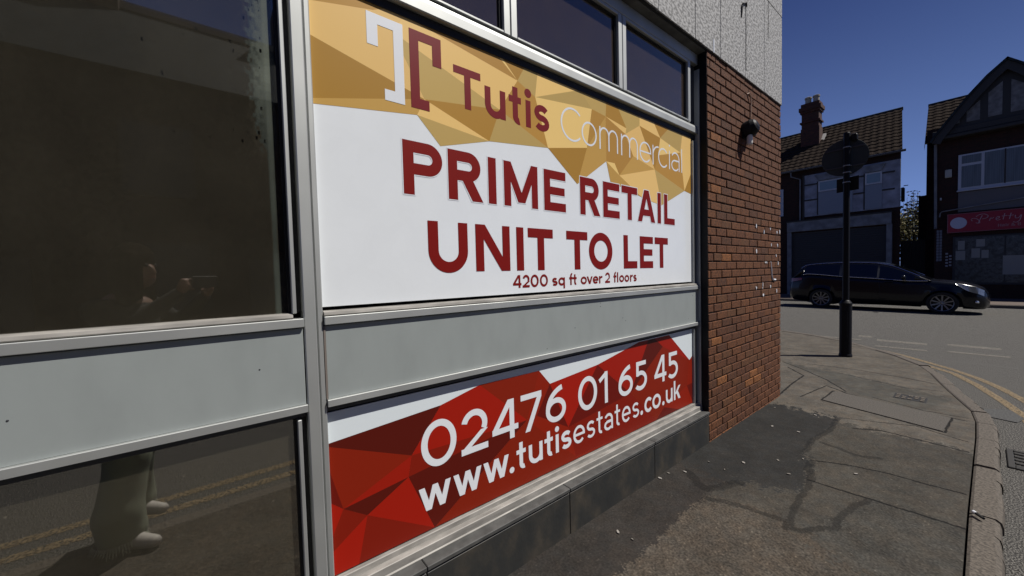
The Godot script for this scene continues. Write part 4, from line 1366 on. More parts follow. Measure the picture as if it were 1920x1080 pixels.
	# ---- the half-timbered salon
	var g := thing("gabled_salon_house", "dark brick house with a half-timbered gable over a red salon shop sign", "house", Vector3(26, 0, 2))
	s = mb()
	box(s, Vector3(26.0, -0.2, -0.22), Vector3(33, 7.6, 9))
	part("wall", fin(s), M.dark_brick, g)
	part("side_wall", bx(Vector3(26.6, -0.2, -0.5), Vector3(33, 4.75, -0.222)), M.dark_brick, g)
	var bay := part("bay_wall", bx(Vector3(X, -0.2, 0.14), Vector3(25.998, 7.0, 3.74)), M.dark_brick, g)
	part("shop_extension", bx(Vector3(X + 0.05, -0.2, 3.742), Vector3(25.998, 3.6, 9)), M.dark_brick, g)
	var mr := part("roof", slope_tiles(Vector3(25.75, 6.95, -0.27), Vector3(25.75, 6.95, 9), Vector3(29.5, 9.72, -0.4), Vector3(29.5, 9.72, 9), 32, 13), M.tile, g)
	part("roof_slope", slope_tiles(Vector3(33.3, 6.95, -0.3), Vector3(33.3, 6.95, 9), Vector3(29.5, 9.72, -0.4), Vector3(29.5, 9.72, 9), 14, 5), M.tile, g)
	s = mb()
	tri(s, Vector3(26.0, 7.05, -0.22), Vector3(29.5, 9.66, -0.36), Vector3(33, 7.05, -0.22), Vector3(0, 0, -1))
	tri(s, Vector3(25.7, 6.85, -0.28), Vector3(29.5, 9.74, -0.41), Vector3(29.5, 9.5, -0.41), Vector3(0, 0, -1))
	tri(s, Vector3(25.7, 6.85, -0.28), Vector3(29.5, 9.5, -0.41), Vector3(25.8, 6.7, -0.28), Vector3(0, 0, -1))
	tube(s, [Vector3(29.5, 9.71, -0.42), Vector3(29.5, 9.71, 9)], 0.09, 8)
	part("ridge", fin(s), M.slate_roof, mr)
	# front gable
	var rake := [V(-0.02, 6.62), V(0.09, 6.86), V(0.52, 7.52), V(0.97, 8.2), V(1.45, 8.82), V(1.94, 9.3)]
	s = mb()
	for sd in 2:
		for i in rake.size() - 1:
			var a: Vector2 = rake[i]
			var c: Vector2 = rake[i + 1]
			if sd == 1:
				a.x = 3.88 - a.x
				c.x = 3.88 - c.x
			var nn := Vector2(-(c.y - a.y), c.x - a.x).normalized() * (1.0 if sd == 0 else -1.0)
			var o3 := Vector3(0, nn.y, nn.x)
			for t in 3:
				var lo := nn * (0.03 * t)
			quad(s, Vector3(23.92, a.y, a.x), Vector3(23.92, c.y, c.x), Vector3(29.3, c.y, c.x), Vector3(29.3, a.y, a.x), o3)
			var b0 := a - nn * 0.07
			var b1 := c - nn * 0.07
			quad(s, Vector3(23.92, a.y, a.x), Vector3(23.92, c.y, c.x), Vector3(23.92, b1.y, b1.x), Vector3(23.92, b0.y, b0.x), Vector3.LEFT)
			quad(s, Vector3(23.92, b0.y, b0.x), Vector3(23.92, b1.y, b1.x), Vector3(29.3, b1.y, b1.x), Vector3(29.3, b0.y, b0.x), -o3)
	var gr := part("gable_roof", fin(s), M.slate_roof, g)
	s = mb()
	for sd in 2:
		for i in rake.size() - 1:
			var p := []
			for q in [[i, -0.075], [i + 1, -0.075], [i + 1, -0.33], [i, -0.33]]:
				var d: Vector2 = (rake[mini(q[0] + 1, 5)] - rake[maxi(q[0] - 1, 0)]).normalized()
				var w: Vector2 = rake[q[0]] + (Vector2(-d.y, d.x) * q[1] if q[0] < 5 else Vector2(0, q[1] * 1.35))
				p.append(V(w.x if sd == 0 else 3.88 - w.x, w.y))
			prism(s, p, onto_x, 24.03, 23.98, Vector3.LEFT)
	part("bargeboard", fin(s), M.timber, gr)
	var gf := part("gable_board", prism_x([V(0.14, 6.87), V(3.74, 6.87), V(1.94, 9.18)], 24.2, 24.9), M.timber, g)
	var tone := mat(lin(0.2, 0.2, 0.2), 0.85, {"tex": M.render_wall.albedo_texture, "scale": 1.0})
	for sd in 2:
		for q in [[0.55, 0.79, 7.24, 7.24, 7.52], [0.97, 1.31, 7.22, 7.62, 7.98], [1.51, 1.85, 7.24, 8.16, 8.5]]:
			var p := [V(q[0], q[2]), V(q[1], q[2]), V(q[1], q[4]), V(q[0], q[3] + 0.02)]
			if sd == 1:
				for i in 4:
					p[i].x = 3.9 - p[i].x
			part("render_panel", prism_x(p, 24.19, 24.201), tone, gf)
	part("tie_beam", bx(Vector3(24.12, 6.84, 0.06), Vector3(24.9, 7.06, 3.82), 0.01), M.timber, g)
	part("tie_beam_trim", bx(Vector3(24.06, 6.68, 0.04), Vector3(24.49, 6.82, 3.84), 0.02), M.timber, g)
	# upper window: frame and five lights
	var win := part("window", bx(Vector3(X - 0.05, 4.52, 0.77), Vector3(X - 0.002, 5.98, 3.12)), M.white_frame, g)
	for q in [[0.86, 1.37, 4.62, 5.5], [0.86, 1.37, 5.6, 5.92], [1.45, 1.93, 4.62, 5.92], [1.98, 2.44, 4.62, 5.92], [2.52, 3.04, 4.62, 5.5], [2.52, 3.04, 5.6, 5.92]]:
		part("pane", bx(Vector3(X - 0.058, q[2], q[0]), Vector3(X - 0.051, q[3], q[1])), M.blind, win)
	part("window_bar", bx(Vector3(X - 0.06, 4.6, 1.935), Vector3(X - 0.05, 5.94, 1.975)), M.timber, win)
	part("sill", bx(Vector3(X - 0.12, 4.46, 0.74), Vector3(X - 0.004, 4.515, 3.15), 0.01), M.white_frame, win)
	part("render_band", hb(X, 0.78, 3.62, 3.72, 4.44, 0.02), mat(lin(0.1, 0.1, 0.11), 0.9), g)
	part("alarm_box", hb(X, 0.41, 5.11, 0.6, 5.45, 0.1, 0.02), mat(lin(0.3, 0.3, 0.27), 0.5), g)
	s = mb()
	tube(s, [Vector3(X - 0.06, 6.6, 0.13), Vector3(X - 0.06, 3.0, 0.17)], 0.045, 8)
	part("downpipe", fin(s), M.render_grey, g)
	s = mb()
	tube(s, [Vector3(X - 0.1, 3.48, 0.28), Vector3(X - 0.1, 3.64, 0.3), Vector3(X - 0.1, 3.7, 0.34), Vector3(X - 0.1, 4.05, 3.3)], 0.022, 8)
	part("waste_pipe", fin(s), M.render_grey, g)
	part("lamp_stub", hb(X, 0.28, 4.2, 0.33, 4.3, 0.08), M.galv, g)
	# shop sign
	var sb := part("shop_sign", bx(Vector3(X - 0.16, 2.77, 0.5), Vector3(X - 0.02, 3.55, 3.7)), mat(seen(116, 12, 36, 1.3), 0.6), g)
	s = mb()
	for q in [[0.5, 2.77, 3.7, 2.795], [0.5, 3.525, 3.7, 3.55], [0.5, 2.796, 0.525, 3.524]]:
		box(s, Vector3(X - 0.168, q[1], q[0]), Vector3(X - 0.161, q[3], q[2]))
	part("sign_border", fin(s), mat(lin(0.2, 0.06, 0.08), 0.5), sb)
	s = mb()
	var ov := []
	for i in 28:
		ov.append(V(0.805 + 0.225 * cos(TAU * i / 28), 3.16 + 0.235 * sin(TAU * i / 28)))
	prism(s, ov, onto_x, X - 0.161, X - 0.166, Vector3.LEFT)
	part("oval", fin(s), mat(lin(0.4, 0.42, 0.52), 0.5), sb)
	var script_ink := mat(lin(0.42, 0.27, 0.31), 0.5)
	var stroke_no := 0
	s = mb()
	for c in [
		[[1.17, 3.2], [1.14, 3.26], [1.2, 3.31], [1.3, 3.26], [1.36, 3.14], [1.33, 3.09], [1.26, 3.12]], [[1.32, 3.1], [1.38, 3.28], [1.42, 3.4]], [[1.26, 3.36], [1.34, 3.43], [1.46, 3.45], [1.56, 3.38], [1.54, 3.29], [1.42, 3.25]],
		[[1.6, 3.16], [1.63, 3.27], [1.66, 3.24], [1.71, 3.28]], [[1.76, 3.21], [1.83, 3.24], [1.84, 3.29], [1.79, 3.29], [1.76, 3.22], [1.79, 3.16], [1.87, 3.18]],
		[[1.93, 3.17], [1.97, 3.4]], [[1.9, 3.3], [2.03, 3.31]], [[2.08, 3.17], [2.12, 3.4]], [[2.05, 3.3], [2.18, 3.31]], [[2.22, 3.3], [2.22, 3.2], [2.29, 3.19], [2.35, 3.3]], [[2.36, 3.3], [2.32, 3.1], [2.24, 3.02], [2.17, 3.06]],
	]:
		var pts := []
		for i in c.size() - 1:
			for t in 4:
				var p0 := V(c[maxi(i - 1, 0)][0], c[maxi(i - 1, 0)][1])
				var p1 := V(c[i][0], c[i][1])
				var p2 := V(c[i + 1][0], c[i + 1][1])
				var p3 := V(c[mini(i + 2, c.size() - 1)][0], c[mini(i + 2, c.size() - 1)][1])
				var w := p1.cubic_interpolate(p2, p0, p3, t / 4.0)
				pts.append(Vector3(X - 0.164, w.y, w.x))
		pts.append(Vector3(X - 0.164, c[-1][1], c[-1][0]))
		tube(s, pts, 0.011, 6)
		stroke_no += 1
		if stroke_no in [3, 4, 5, 7, 9, 11]:
			part("letter", fin(s), script_ink, sb)
			s = mb()
	var tm := TextMesh.new()
	var sf := SystemFont.new()
	sf.font_names = PackedStringArray(["Droid Sans"])
	tm.font = sf
	tm.text = "Hair & B"
	tm.font_size = 32
	tm.pixel_size = 0.0047
	tm.depth = 0.004
	tm.horizontal_alignment = HORIZONTAL_ALIGNMENT_LEFT
	tm.vertical_alignment = VERTICAL_ALIGNMENT_BOTTOM
	var tp := part("lettering", tm, mat(lin(0.3, 0.19, 0.22), 0.5), sb)
	tp.rotation.y = -PI / 2
	tp.position += Vector3(X - 0.164, 2.86, 1.8)
	# shop window with notices and glazed strip
	var mottle := noise_tex(51, 0.016, 5, [[0.0, grey(0.12)], [0.42, grey(0.4)], [0.5, grey(0.75)], [0.62, grey(0.5)], [1.0, grey(1.0)]])
	var sw := part("shop_window", bx(Vector3(X - 0.03, 0.6, 0.66), Vector3(X - 0.002, 2.6, 3.6)), M.shutter, g)
	part("pane", bx(Vector3(X - 0.04, 0.68, 0.73), Vector3(X - 0.031, 2.54, 1.98)), mat(lin(0.085, 0.1, 0.11), 0.3, {"tex": mottle, "scale": 0.55}), sw)
	part("pane", bx(Vector3(X - 0.04, 0.68, 2.02), Vector3(X - 0.031, 2.54, 3.5)), mat(lin(0.095, 0.105, 0.11), 0.3, {"tex": mottle, "scale": 0.55}), sw)
	for q in [[0.74, 1.62, 1.0, 2.0], [1.16, 1.7, 1.38, 2.08], [1.42, 1.68, 1.6, 2.0], [0.8, 2.05, 0.98, 2.42], [1.28, 2.15, 1.5, 2.45], [1.95, 1.0, 2.6, 1.75]]:
		part("notice", bx(Vector3(X - 0.046, q[1], q[0]), Vector3(X - 0.041, q[3], q[2])), mat(lin(0.2, 0.21, 0.2), 0.7), sw)
	for i in 22:
		part("wall_tile", bx(Vector3(X - 0.014, 1.6 + (i / 2) * 0.122, 0.2 + (i % 2) * 0.085), Vector3(X - 0.003, 1.705 + (i / 2) * 0.122, 0.27 + (i % 2) * 0.085), 0.002), mat(lin(0.11, 0.125, 0.16), 0.3), g)
	for i in 9:
		part("sticker", bx(Vector3(X - 0.008, 1.35 + 0.13 * (i / 2) + 0.03 * (i % 2), 0.46 + 0.1 * (i % 2)), Vector3(X - 0.003, 1.42 + 0.13 * (i / 2) + 0.03 * (i % 2), 0.53 + 0.1 * (i % 2))), mat(lin(0.2, 0.21, 0.24), 0.5), g)
	# between the houses
	var gate := thing("alley_gate", "dark boarded gate closing the alley between the two houses", "gate", Vector3(26.2, 0, -0.7))
	for i in 7:
		part("board", bx(Vector3(26.2, 0.05, -1.05 + i * 0.125), Vector3(26.24, 2.62 + 0.03 * (i % 2), -0.93 + i * 0.125)), M.timber, gate)
	part("rail", bx(Vector3(26.245, 0.4, -1.05), Vector3(26.29, 0.55, -0.2)), M.timber, gate)
	part("rail", bx(Vector3(26.245, 2.1, -1.05), Vector3(26.29, 2.25, -0.2)), M.timber, gate)
	for q in [["blossoming_bush", "pale blossoming bush rising behind the alley gate", Vector3(33, 0, -1.1), 5.0, 1.5, [lin(0.55, 0.5, 0.3), lin(0.12, 0.13, 0.05)], 4200], ["bare_tree", "thin grey-green tree behind the blossoming bush between the houses", Vector3(36.5, 0, -1.5), 6.4, 1.7, [lin(0.11, 0.12, 0.07), lin(0.06, 0.065, 0.04)], 2600]]:
		var tr := thing(q[0], q[1], "bush" if q[0] == "blossoming_bush" else "tree", q[2])
		s = mb()
		var tips := []
		for i in 26:
			var an := rng.randf() * TAU
			var rr: float = q[4] * sqrt(rng.randf())
			var tip: Vector3 = q[2] + Vector3(cos(an) * rr, q[3] * rng.randf_range(0.7, 1.0), sin(an) * rr)
			var root: Vector3 = q[2] + Vector3(cos(an) * 0.15, 0.6, sin(an) * 0.15)
			tube(s, [root, root.lerp(tip, 0.5) + Vector3(0, 0.25, 0), tip], [0.06, 0.03, 0.008], 5)
			tips.append([root, tip])
		tube(s, [q[2] - Vector3(0, 0.2, 0), q[2] + Vector3(0, 1.0, 0)], [0.16, 0.12], 8)
		part("trunk", fin(s), M.timber, tr)
		for lay in 2:
			s = mb()
			for i in int(q[6] / 2):
				var b: Array = tips[rng.randi_range(0, tips.size() - 1)]
				var p: Vector3 = b[0].lerp(b[1], sqrt(rng.randf_range(0.12, 1.0))) + Vector3(rng.randfn(0, 0.22), rng.randfn(0, 0.2), rng.randfn(0, 0.22))
				var d := Vector3(rng.randfn(), rng.randfn(), rng.randfn()).normalized()
				var fb := frame_of(d)
				var z := rng.randf_range(0.04, 0.1)
				quad(s, p + fb.x * z, p + fb.y * z * 0.6, p - fb.x * z, p - fb.y * z * 0.6, d)
			part("crown", fin(s), mat(q[5][lay], 0.8), tr)

func prism_x(poly: Array, x0: float, x1: float) -> SurfaceTool:
	var s := mb()
	prism(s, poly, onto_x, x1, x0, Vector3.LEFT)
	return fin(s)

func terrace() -> void:
	# the row across our street, seen only as a reflection in the panes
	var t := thing("brick_terrace", "brick terrace with slate roof across the street, mirrored in the left window", "building", Vector3(-4, 0, 12))
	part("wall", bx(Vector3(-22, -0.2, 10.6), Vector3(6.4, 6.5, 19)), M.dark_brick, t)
	var s := mb()
	quad(s, Vector3(-22.2, 6.35, 10.3), Vector3(6.6, 6.35, 10.3), Vector3(6.6, 9.9, 14.6), Vector3(-22.2, 9.9, 14.6), Vector3(0, 1, -1))
	quad(s, Vector3(-22.2, 6.35, 19.3), Vector3(6.6, 6.35, 19.3), Vector3(6.6, 9.9, 14.6), Vector3(-22.2, 9.9, 14.6), Vector3(0, 1, 1))
	tri(s, Vector3(6.4, 6.4, 10.6), Vector3(6.4, 9.8, 14.6), Vector3(6.4, 6.4, 19), Vector3.RIGHT)
	var r := part("roof", fin(s), M.slate_roof, t)
	s = mb()
	tube(s, [Vector3(-22.2, 9.95, 14.6), Vector3(6.6, 9.95, 14.6)], 0.16, 8)
	part("ridge", fin(s), mat(lin(0.34, 0.25, 0.17), 0.8), r)
	for i in 6:
		var x := -20.0 + i * 4.6
		for q in [[x, 3.6, x + 1.3, 5.3], [x, 0.8, x + 1.5, 2.5]]:
			var f := part("window", bx(Vector3(q[0], q[1], 10.53), Vector3(q[2], q[3], 10.598)), M.timber, t)
			part("pane", bx(Vector3(q[0] + 0.08, q[1] + 0.08, 10.52), Vector3(q[2] - 0.08, q[3] - 0.08, 10.529)), M.shutter, f)
		part("door", bx(Vector3(x + 2.3, 0.05, 10.55), Vector3(x + 3.2, 2.1, 10.598)), M.timber, t)
		part("chimney", bx(Vector3(x + 3.6, 9.2, 14.2), Vector3(x + 4.3, 11.2, 15.0)), M.far_brick, t)

func street_things() -> void:
	var p := thing("sign_post", "black sign post on the pavement corner with a round sign seen from behind", "sign post", Vector3(8.24, 0, 0.055))
	var c := Vector3(8.24, 0, 0.055)
	var s := mb()
	lathe(s, [V(0.088, -0.1), V(0.088, 0.03), V(0.08, 0.05), V(0.08, 0.86), V(0.084, 0.87), V(0.084, 0.9), V(0.06, 0.935), V(0.046, 0.95)], Basis(), c, 28)
	part("base", fin(s), M.black_paint, p)
	part("access_door", bx(c + Vector3(-0.083, 0.3, -0.035), c + Vector3(-0.07, 0.75, 0.035), 0.004), M.black_paint, p)
	s = mb()
	lathe(s, [V(0.044, 0.93), V(0.044, 3.69), V(0.036, 3.71), V(0.0, 3.715)], Basis(), c, 24)
	part("pole", fin(s), M.black_paint, p)
	s = mb()
	lathe(s, [V(0.0, 0.0), V(0.3, 0.0), V(0.303, 0.0025), V(0.3, 0.005), V(0.0, 0.005)], Basis(Vector3(0, 0, 1), -PI / 2), Vector3(8.305, 3.325, 0.015), 48)
	var disc := part("round_plate", fin(s), mat(lin(0.055, 0.064, 0.068), 0.75, {"spec": 0.2}), p)
	for y in [3.47, 3.17]:
		var hw := sqrt(maxf(0.0, 0.09 - pow(y - 3.325, 2))) - 0.01
		part("rail", bx(Vector3(8.29, y - 0.012, 0.015 - hw), Vector3(8.304, y + 0.012, 0.015 + hw)), M.dark_frame, disc)
	s = mb()
	prism(s, [V(-0.12, 2.76), V(0.175, 2.76), V(0.175, 2.985), V(-0.12, 2.985)], func(q: Vector2, h: float) -> Vector3: return Vector3(8.3 + h - q.x * 0.3, q.y, 0.03 + q.x), 0.0, 0.004, Vector3.RIGHT)
	var pl := part("direction_plate", fin(s), mat(lin(0.02, 0.021, 0.021), 0.8, {"spec": 0.2}), p)
	for y in [3.47, 3.17, 3.06, 2.9]:
		s = mb()
		lathe(s, [V(0.0445, 0), V(0.05, 0.002), V(0.05, 0.016), V(0.0445, 0.018)], Basis(), c + Vector3(0, y - 0.009, 0), 20)
		box(s, c + Vector3(0.03, y - 0.009, -0.05), c + Vector3(0.058, y + 0.009, 0.05), 0.002)
		part("clip", fin(s), M.galv, p)
	s = mb()
	box(s, c + Vector3(-0.02, 3.56, 0.05), c + Vector3(0.06, 3.66, 0.13), 0.012)
	tube(s, [c + Vector3(0.0, 3.62, 0.02), c + Vector3(0.0, 3.62, 0.06)], 0.02, 8)
	part("lantern", fin(s), M.black_paint, p)
	s = mb()
	box(s, c + Vector3(-0.02, 3.662, 0.055), c + Vector3(0.05, 3.668, 0.12), 0.002)
	part("lantern_cap", fin(s), M.galv, p)
	# gully grate in the gutter
	var g := thing("gully_grate", "square cast iron gully grate in the road beside the kerb", "drain grate", Vector3(5.03, -0.09, 1.83))
	s = mb()
	for q in [[4.8, 1.62, 5.26, 1.655], [4.8, 2.04, 5.26, 2.075], [4.8, 1.6555, 4.835, 2.0395], [5.225, 1.6555, 5.26, 2.0395]]:
		box(s, Vector3(q[0], -0.2, q[1]), Vector3(q[2], -0.076, q[3]), 0.004)
	part("frame", fin(s), M.iron, g)
	for i in 5:
		part("bar", bx(Vector3(4.84 + i * 0.082, -0.13, 1.657), Vector3(4.878 + i * 0.082, -0.078, 2.038), 0.004), M.iron, g)
	part("bar", bx(Vector3(4.837, -0.128, 1.835), Vector3(5.223, -0.081, 1.865), 0.003), M.iron, g)
	part("sump", bx(Vector3(4.836, -0.21, 1.656), Vector3(5.224, -0.1305, 2.039)), M.joint, g)
	# small cover in the pavement
	var k := thing("stopcock_cover", "small rectangular iron cover set in the pavement near the post", "cover", Vector3(6.13, 0, 0.98))
	s = mb()
	box(s, Vector3(6.02, -0.05, 0.85), Vector3(6.245, 0.003, 1.11), 0.003)
	part("plate", fin(s), mat(lin(0.03, 0.029, 0.028), 0.6, {"metal": 0.3}), k)
	for i in 5:
		for j in 3:
			if (i + j) % 4 == 3:
				continue
			part("stud", bx(Vector3(6.045 + j * 0.066, 0.0032, 0.868 + i * 0.048), Vector3(6.09 + j * 0.066, 0.009, 0.9 + i * 0.048), 0.002), M.kerb, k)

# ---------------------------------------------------------------- the car: u along its length, forward positive
func track(u: float, pts: Array) -> float:
	for i in pts.size() - 1:
		if u <= pts[i + 1][0] or i == pts.size() - 2:
			var t := clampf((u - pts[i][0]) / (pts[i + 1][0] - pts[i][0]), 0.0, 1.0)
			var a: float = pts[maxi(i - 1, 0)][1]
			var d: float = pts[mini(i + 2, pts.size() - 1)][1]
			var lin_v := lerpf(pts[i][1], pts[i + 1][1], t)
			return lerpf(lin_v, cubic_interpolate(pts[i][1], pts[i + 1][1], a, d, t), 0.6)
	return 0.0

const HALF_W := [[-2.4, 0.66], [-2.32, 0.78], [-2.1, 0.86], [-1.7, 0.9], [0.0, 0.91], [1.4, 0.905], [1.8, 0.88], [2.1, 0.78], [2.24, 0.64], [2.32, 0.42]]
const DECK := [[-2.4, 0.62], [-2.35, 0.95], [-2.25, 1.08], [-1.82, 1.2], [-0.84, 1.11], [-0.06, 1.055], [0.7, 0.985], [1.2, 0.985], [1.7, 0.935], [2.03, 0.84], [2.2, 0.74], [2.28, 0.6], [2.32, 0.5]]
const FLOOR_Y := [[-2.4, 0.34], [-2.25, 0.24], [-1.9, 0.2], [1.9, 0.18], [2.2, 0.18], [2.32, 0.26]]
const ROOF := [[-2.28, 1.06], [-2.05, 1.42], [-1.9, 1.535], [-1.58, 1.58], [-0.85, 1.615], [-0.08, 1.585], [0.31, 1.48], [0.75, 1.25], [1.22, 0.985]]

func car_body(u: float) -> Array:
	var w := track(u, HALF_W)
	var d := track(u, DECK)
	var f := track(u, FLOOR_Y)
	var arch := 0.0
	for ax in [-1.425, 1.425]:
		var q: float = 0.375 * 0.375 - (u - ax) * (u - ax)
		if q > 0.0:
			arch = maxf(arch, 0.33 + sqrt(q))
	var r := []
	for p in [[0.0, f], [0.86, f], [0.97, f + 0.09], [1.0, lerpf(f, d, 0.42)], [0.985, lerpf(f, d, 0.66)], [0.965, lerpf(f, d, 0.86)], [0.92, d - 0.02], [0.82, d + 0.012], [0.0, d + 0.035]]:
		r.append(V(w * p[0], maxf(p[1], minf(arch, d - 0.12)) if p[0] > 0.5 else maxf(p[1], p[1])))
	return r

func car_top(u: float) -> Array:
	var w := track(clampf(u, -2.1, 1.3), HALF_W)
	var b := track(u, DECK) - 0.01
	var t := maxf(track(u, ROOF), b + 0.004)
	var k := clampf((t - b) / 0.5, 0.0, 1.0)
	return [V(w * 0.935, b), V(w * 0.925, b + 0.03 * k), V(lerpf(w * 0.925, w * 0.72, k), lerpf(b, t, 0.84)), V(lerpf(w * 0.9, w * 0.66, k), lerpf(b, t, 0.95)), V(w * 0.4, t + 0.015 * k), V(0, t + 0.025 * k)]

func car() -> void:
	var o := thing("parked_estate_car", "black estate car standing in the road in front of the houses, facing right", "car", Vector3(17.8, 0.02, -0.705))
	o.rotation = Vector3(deg_to_rad(0.95), 0, 0)
	# local axes: x across (left of the car is +x), y up, z forward
	var paint := mat(lin(0.004, 0.005, 0.008), 0.25, {"spec": 0.35, "coat": 0.35, "coatrough": 0.05})
	var glass := mat(lin(0.004, 0.005, 0.006), 0.04, {"spec": 0.6})
	var chrome := mat(lin(0.7, 0.7, 0.7), 0.18, {"metal": 1.0})
	var rubber := mat(lin(0.01, 0.01, 0.01), 0.8)
	var alloy := mat(lin(0.22, 0.22, 0.23), 0.35, {"metal": 0.8})
	var loft := func(f: Callable, us: Array) -> SurfaceTool:
		var s := SurfaceTool.new()
		s.begin(Mesh.PRIMITIVE_TRIANGLES)
		s.set_smooth_group(0)
		for i in us.size() - 1:
			var a: Array = f.call(us[i])
			var b: Array = f.call(us[i + 1])
			for sd in [-1.0, 1.0]:
				for k in a.size() - 1:
					var q := [Vector3(a[k].x * sd, a[k].y, us[i]), Vector3(a[k + 1].x * sd, a[k + 1].y, us[i]), Vector3(b[k + 1].x * sd, b[k + 1].y, us[i + 1]), Vector3(b[k].x * sd, b[k].y, us[i + 1])]
					var mid: Vector3 = (q[0] + q[1] + q[2] + q[3]) * 0.25
					quad(s, q[0], q[1], q[2], q[3], Vector3(mid.x, mid.y - 0.6, 0) if k > 0 else Vector3.DOWN)
		for e in [0, us.size() - 1]:
			var a: Array = f.call(us[e])
			for k in range(1, a.size() - 1):
				for sd in [-1.0, 1.0]:
					tri(s, Vector3(a[0].x * sd, a[0].y, us[e]), Vector3(a[k].x * sd, a[k].y, us[e]), Vector3(a[k + 1].x * sd, a[k + 1].y, us[e]), Vector3(0, 0, -1 if e == 0 else 1))
		return fin(s)
	var us := []
	var u := -2.4
	while u < 2.33:
		us.append(u)
		u += 0.03 if absf(absf(u) - 1.425) < 0.42 or absf(u) > 2.1 else 0.09
	var body := part("body", loft.call(car_body, us), paint, o, Vector3.ZERO, false)
	us = []
	u = -2.28
	while u < 1.22:
		us.append(u)
		u += 0.06
	var top := part("roof", loft.call(car_top, us), paint, o, Vector3.ZERO, false)
	for w in [[-1.93, -0.95, "quarter_window"], [-0.88, 0.0, "door_window"], [0.05, 0.84, "door_window"]]:
		for sd in [-1.0, 1.0]:
			var s := mb()
			var n := 10
			for i in n:
				var q := []
				for e in [0, 1]:
					var uu: float = lerpf(w[0], w[1], float(i + e) / n)
					var r := car_top(uu)
					var lo: Vector2 = r[1].lerp(r[2], 0.04) + V(0.006, 0)
					var hi: Vector2 = r[1].lerp(r[2], 0.97) + V(0.006, 0)
					q.append(Vector3(lo.x * sd, lo.y, uu))
					q.append(Vector3(hi.x * sd, hi.y, uu))
				quad(s, q[0], q[1], q[3], q[2], Vector3(sd, 0.3, 0))
			part(w[2], fin(s), glass, o, Vector3.ZERO, false)
	for w in [[0.36, 1.16, "windscreen"], [-2.24, -2.0, "rear_window"]]:
		var s := mb()
		for i in 8:
			var q := []
			for e in [0, 1]:
				var uu: float = lerpf(w[0], w[1], (i + e) / 8.0)
				var r := car_top(uu)
				for k in [-1.0, 1.0]:
					q.append(Vector3(r[4].x * 1.45 * k, lerpf(r[3].y, r[4].y, 0.55) + 0.012, uu))
				q.append(Vector3(0, r[5].y + 0.012, uu))
			quad(s, q[0], q[2], q[5], q[3], Vector3(0, 1, 0.5))
			quad(s, q[2], q[1], q[4], q[5], Vector3(0, 1, 0.5))
		part(w[2], fin(s), glass, o, Vector3.ZERO, false)
	for sd in [-1.0, 1.0]:
		var s := mb()
		var a := []
		var b := []
		for i in 25:
			var uu := lerpf(-1.95, 1.12, i / 24.0)
			var r := car_top(uu)
			a.append(Vector3((r[0].x + 0.012) * sd, r[0].y + 0.012, uu))
			var u2 := lerpf(-2.05, 0.95, i / 24.0)
			r = car_top(u2)
			b.append(Vector3((r[3].x + 0.006) * sd, r[3].y + 0.004, u2))
		tube(s, a, 0.011, 6)
		part("belt_trim", fin(s), chrome, o, Vector3.ZERO, false)
		s = mb()
		tube(s, b, 0.014, 6)
		part("roof_rail", fin(s), chrome, o, Vector3.ZERO, false)
		# lamps
		s = mb()
		for i in 10:
			var q := []
			for e in [0, 1]:
				var uu := lerpf(1.66, 2.2, (i + e) / 10.0)
				var w := track(uu, HALF_W)
				var d := track(uu, DECK)
				var t: float = (i + e) / 10.0
				q.append(Vector3((w * 0.93 + 0.008) * sd, d - 0.015, uu))
				q.append(Vector3((w * 0.985 + 0.012) * sd, d - 0.03 - 0.16 * sin(clampf(t * 1.25, 0, 1) * PI * 0.62), uu))
			quad(s, q[0], q[1], q[3], q[2], Vector3(sd, 0.4, 0.3))
		part("headlight", fin(s), mat(lin(0.32, 0.33, 0.33), 0.08, {"metal": 0.6, "coat": 1.0}), o, Vector3.ZERO, false)
		s = mb()
		for i in 6:
			var q := []
			for e in [0, 1]:
				var uu := lerpf(-2.33, -1.98, (i + e) / 6.0)
				var w := track(uu, HALF_W)
				q.append(Vector3((w * 0.98 + 0.012) * sd, lerpf(1.04, 1.06, (i + e) / 6.0), uu))
				q.append(Vector3((w * 1.0 + 0.012) * sd, lerpf(0.9, 0.98, (i + e) / 6.0), uu))
			quad(s, q[0], q[1], q[3], q[2], Vector3(sd, 0, -0.3))
		part("tail_light", fin(s), mat(lin(0.16, 0.008, 0.008), 0.15, {"coat": 1.0}), o, Vector3.ZERO, false)
		s = mb()
		lathe(s, [V(0.0, 0.03), V(0.03, 0.028), V(0.045, 0.0)], Basis(Vector3(0, 0, 1), -PI / 2 * sd) * Basis(Vector3(1, 0, 0), 0.7), Vector3(0.79 * sd, 0.39, 2.08), 14)
		part("fog_light", fin(s), chrome, o, Vector3.ZERO, false)
		s = SurfaceTool.new()
		s.begin(Mesh.PRIMITIVE_TRIANGLES)
		s.set_smooth_group(0)
		lathe(s, [V(0.0, -0.1), V(0.05, -0.085), V(0.075, -0.03), V(0.075, 0.04), V(0.05, 0.09), V(0.0, 0.1)], Basis(Vector3(0, 0, 1), PI / 2).scaled(Vector3(1, 0.9, 0.8)), Vector3(1.0 * sd, 1.1, 0.62), 14)
		part("mirror", fin(s), paint, o, Vector3.ZERO, false)
		for uu in [-0.75, 0.18]:
			part("door_handle", bx(Vector3(0.9 * sd - 0.015, 0.93, uu), Vector3(0.9 * sd + 0.025, 0.955, uu + 0.2), 0.008), paint, o, Vector3.ZERO, false)
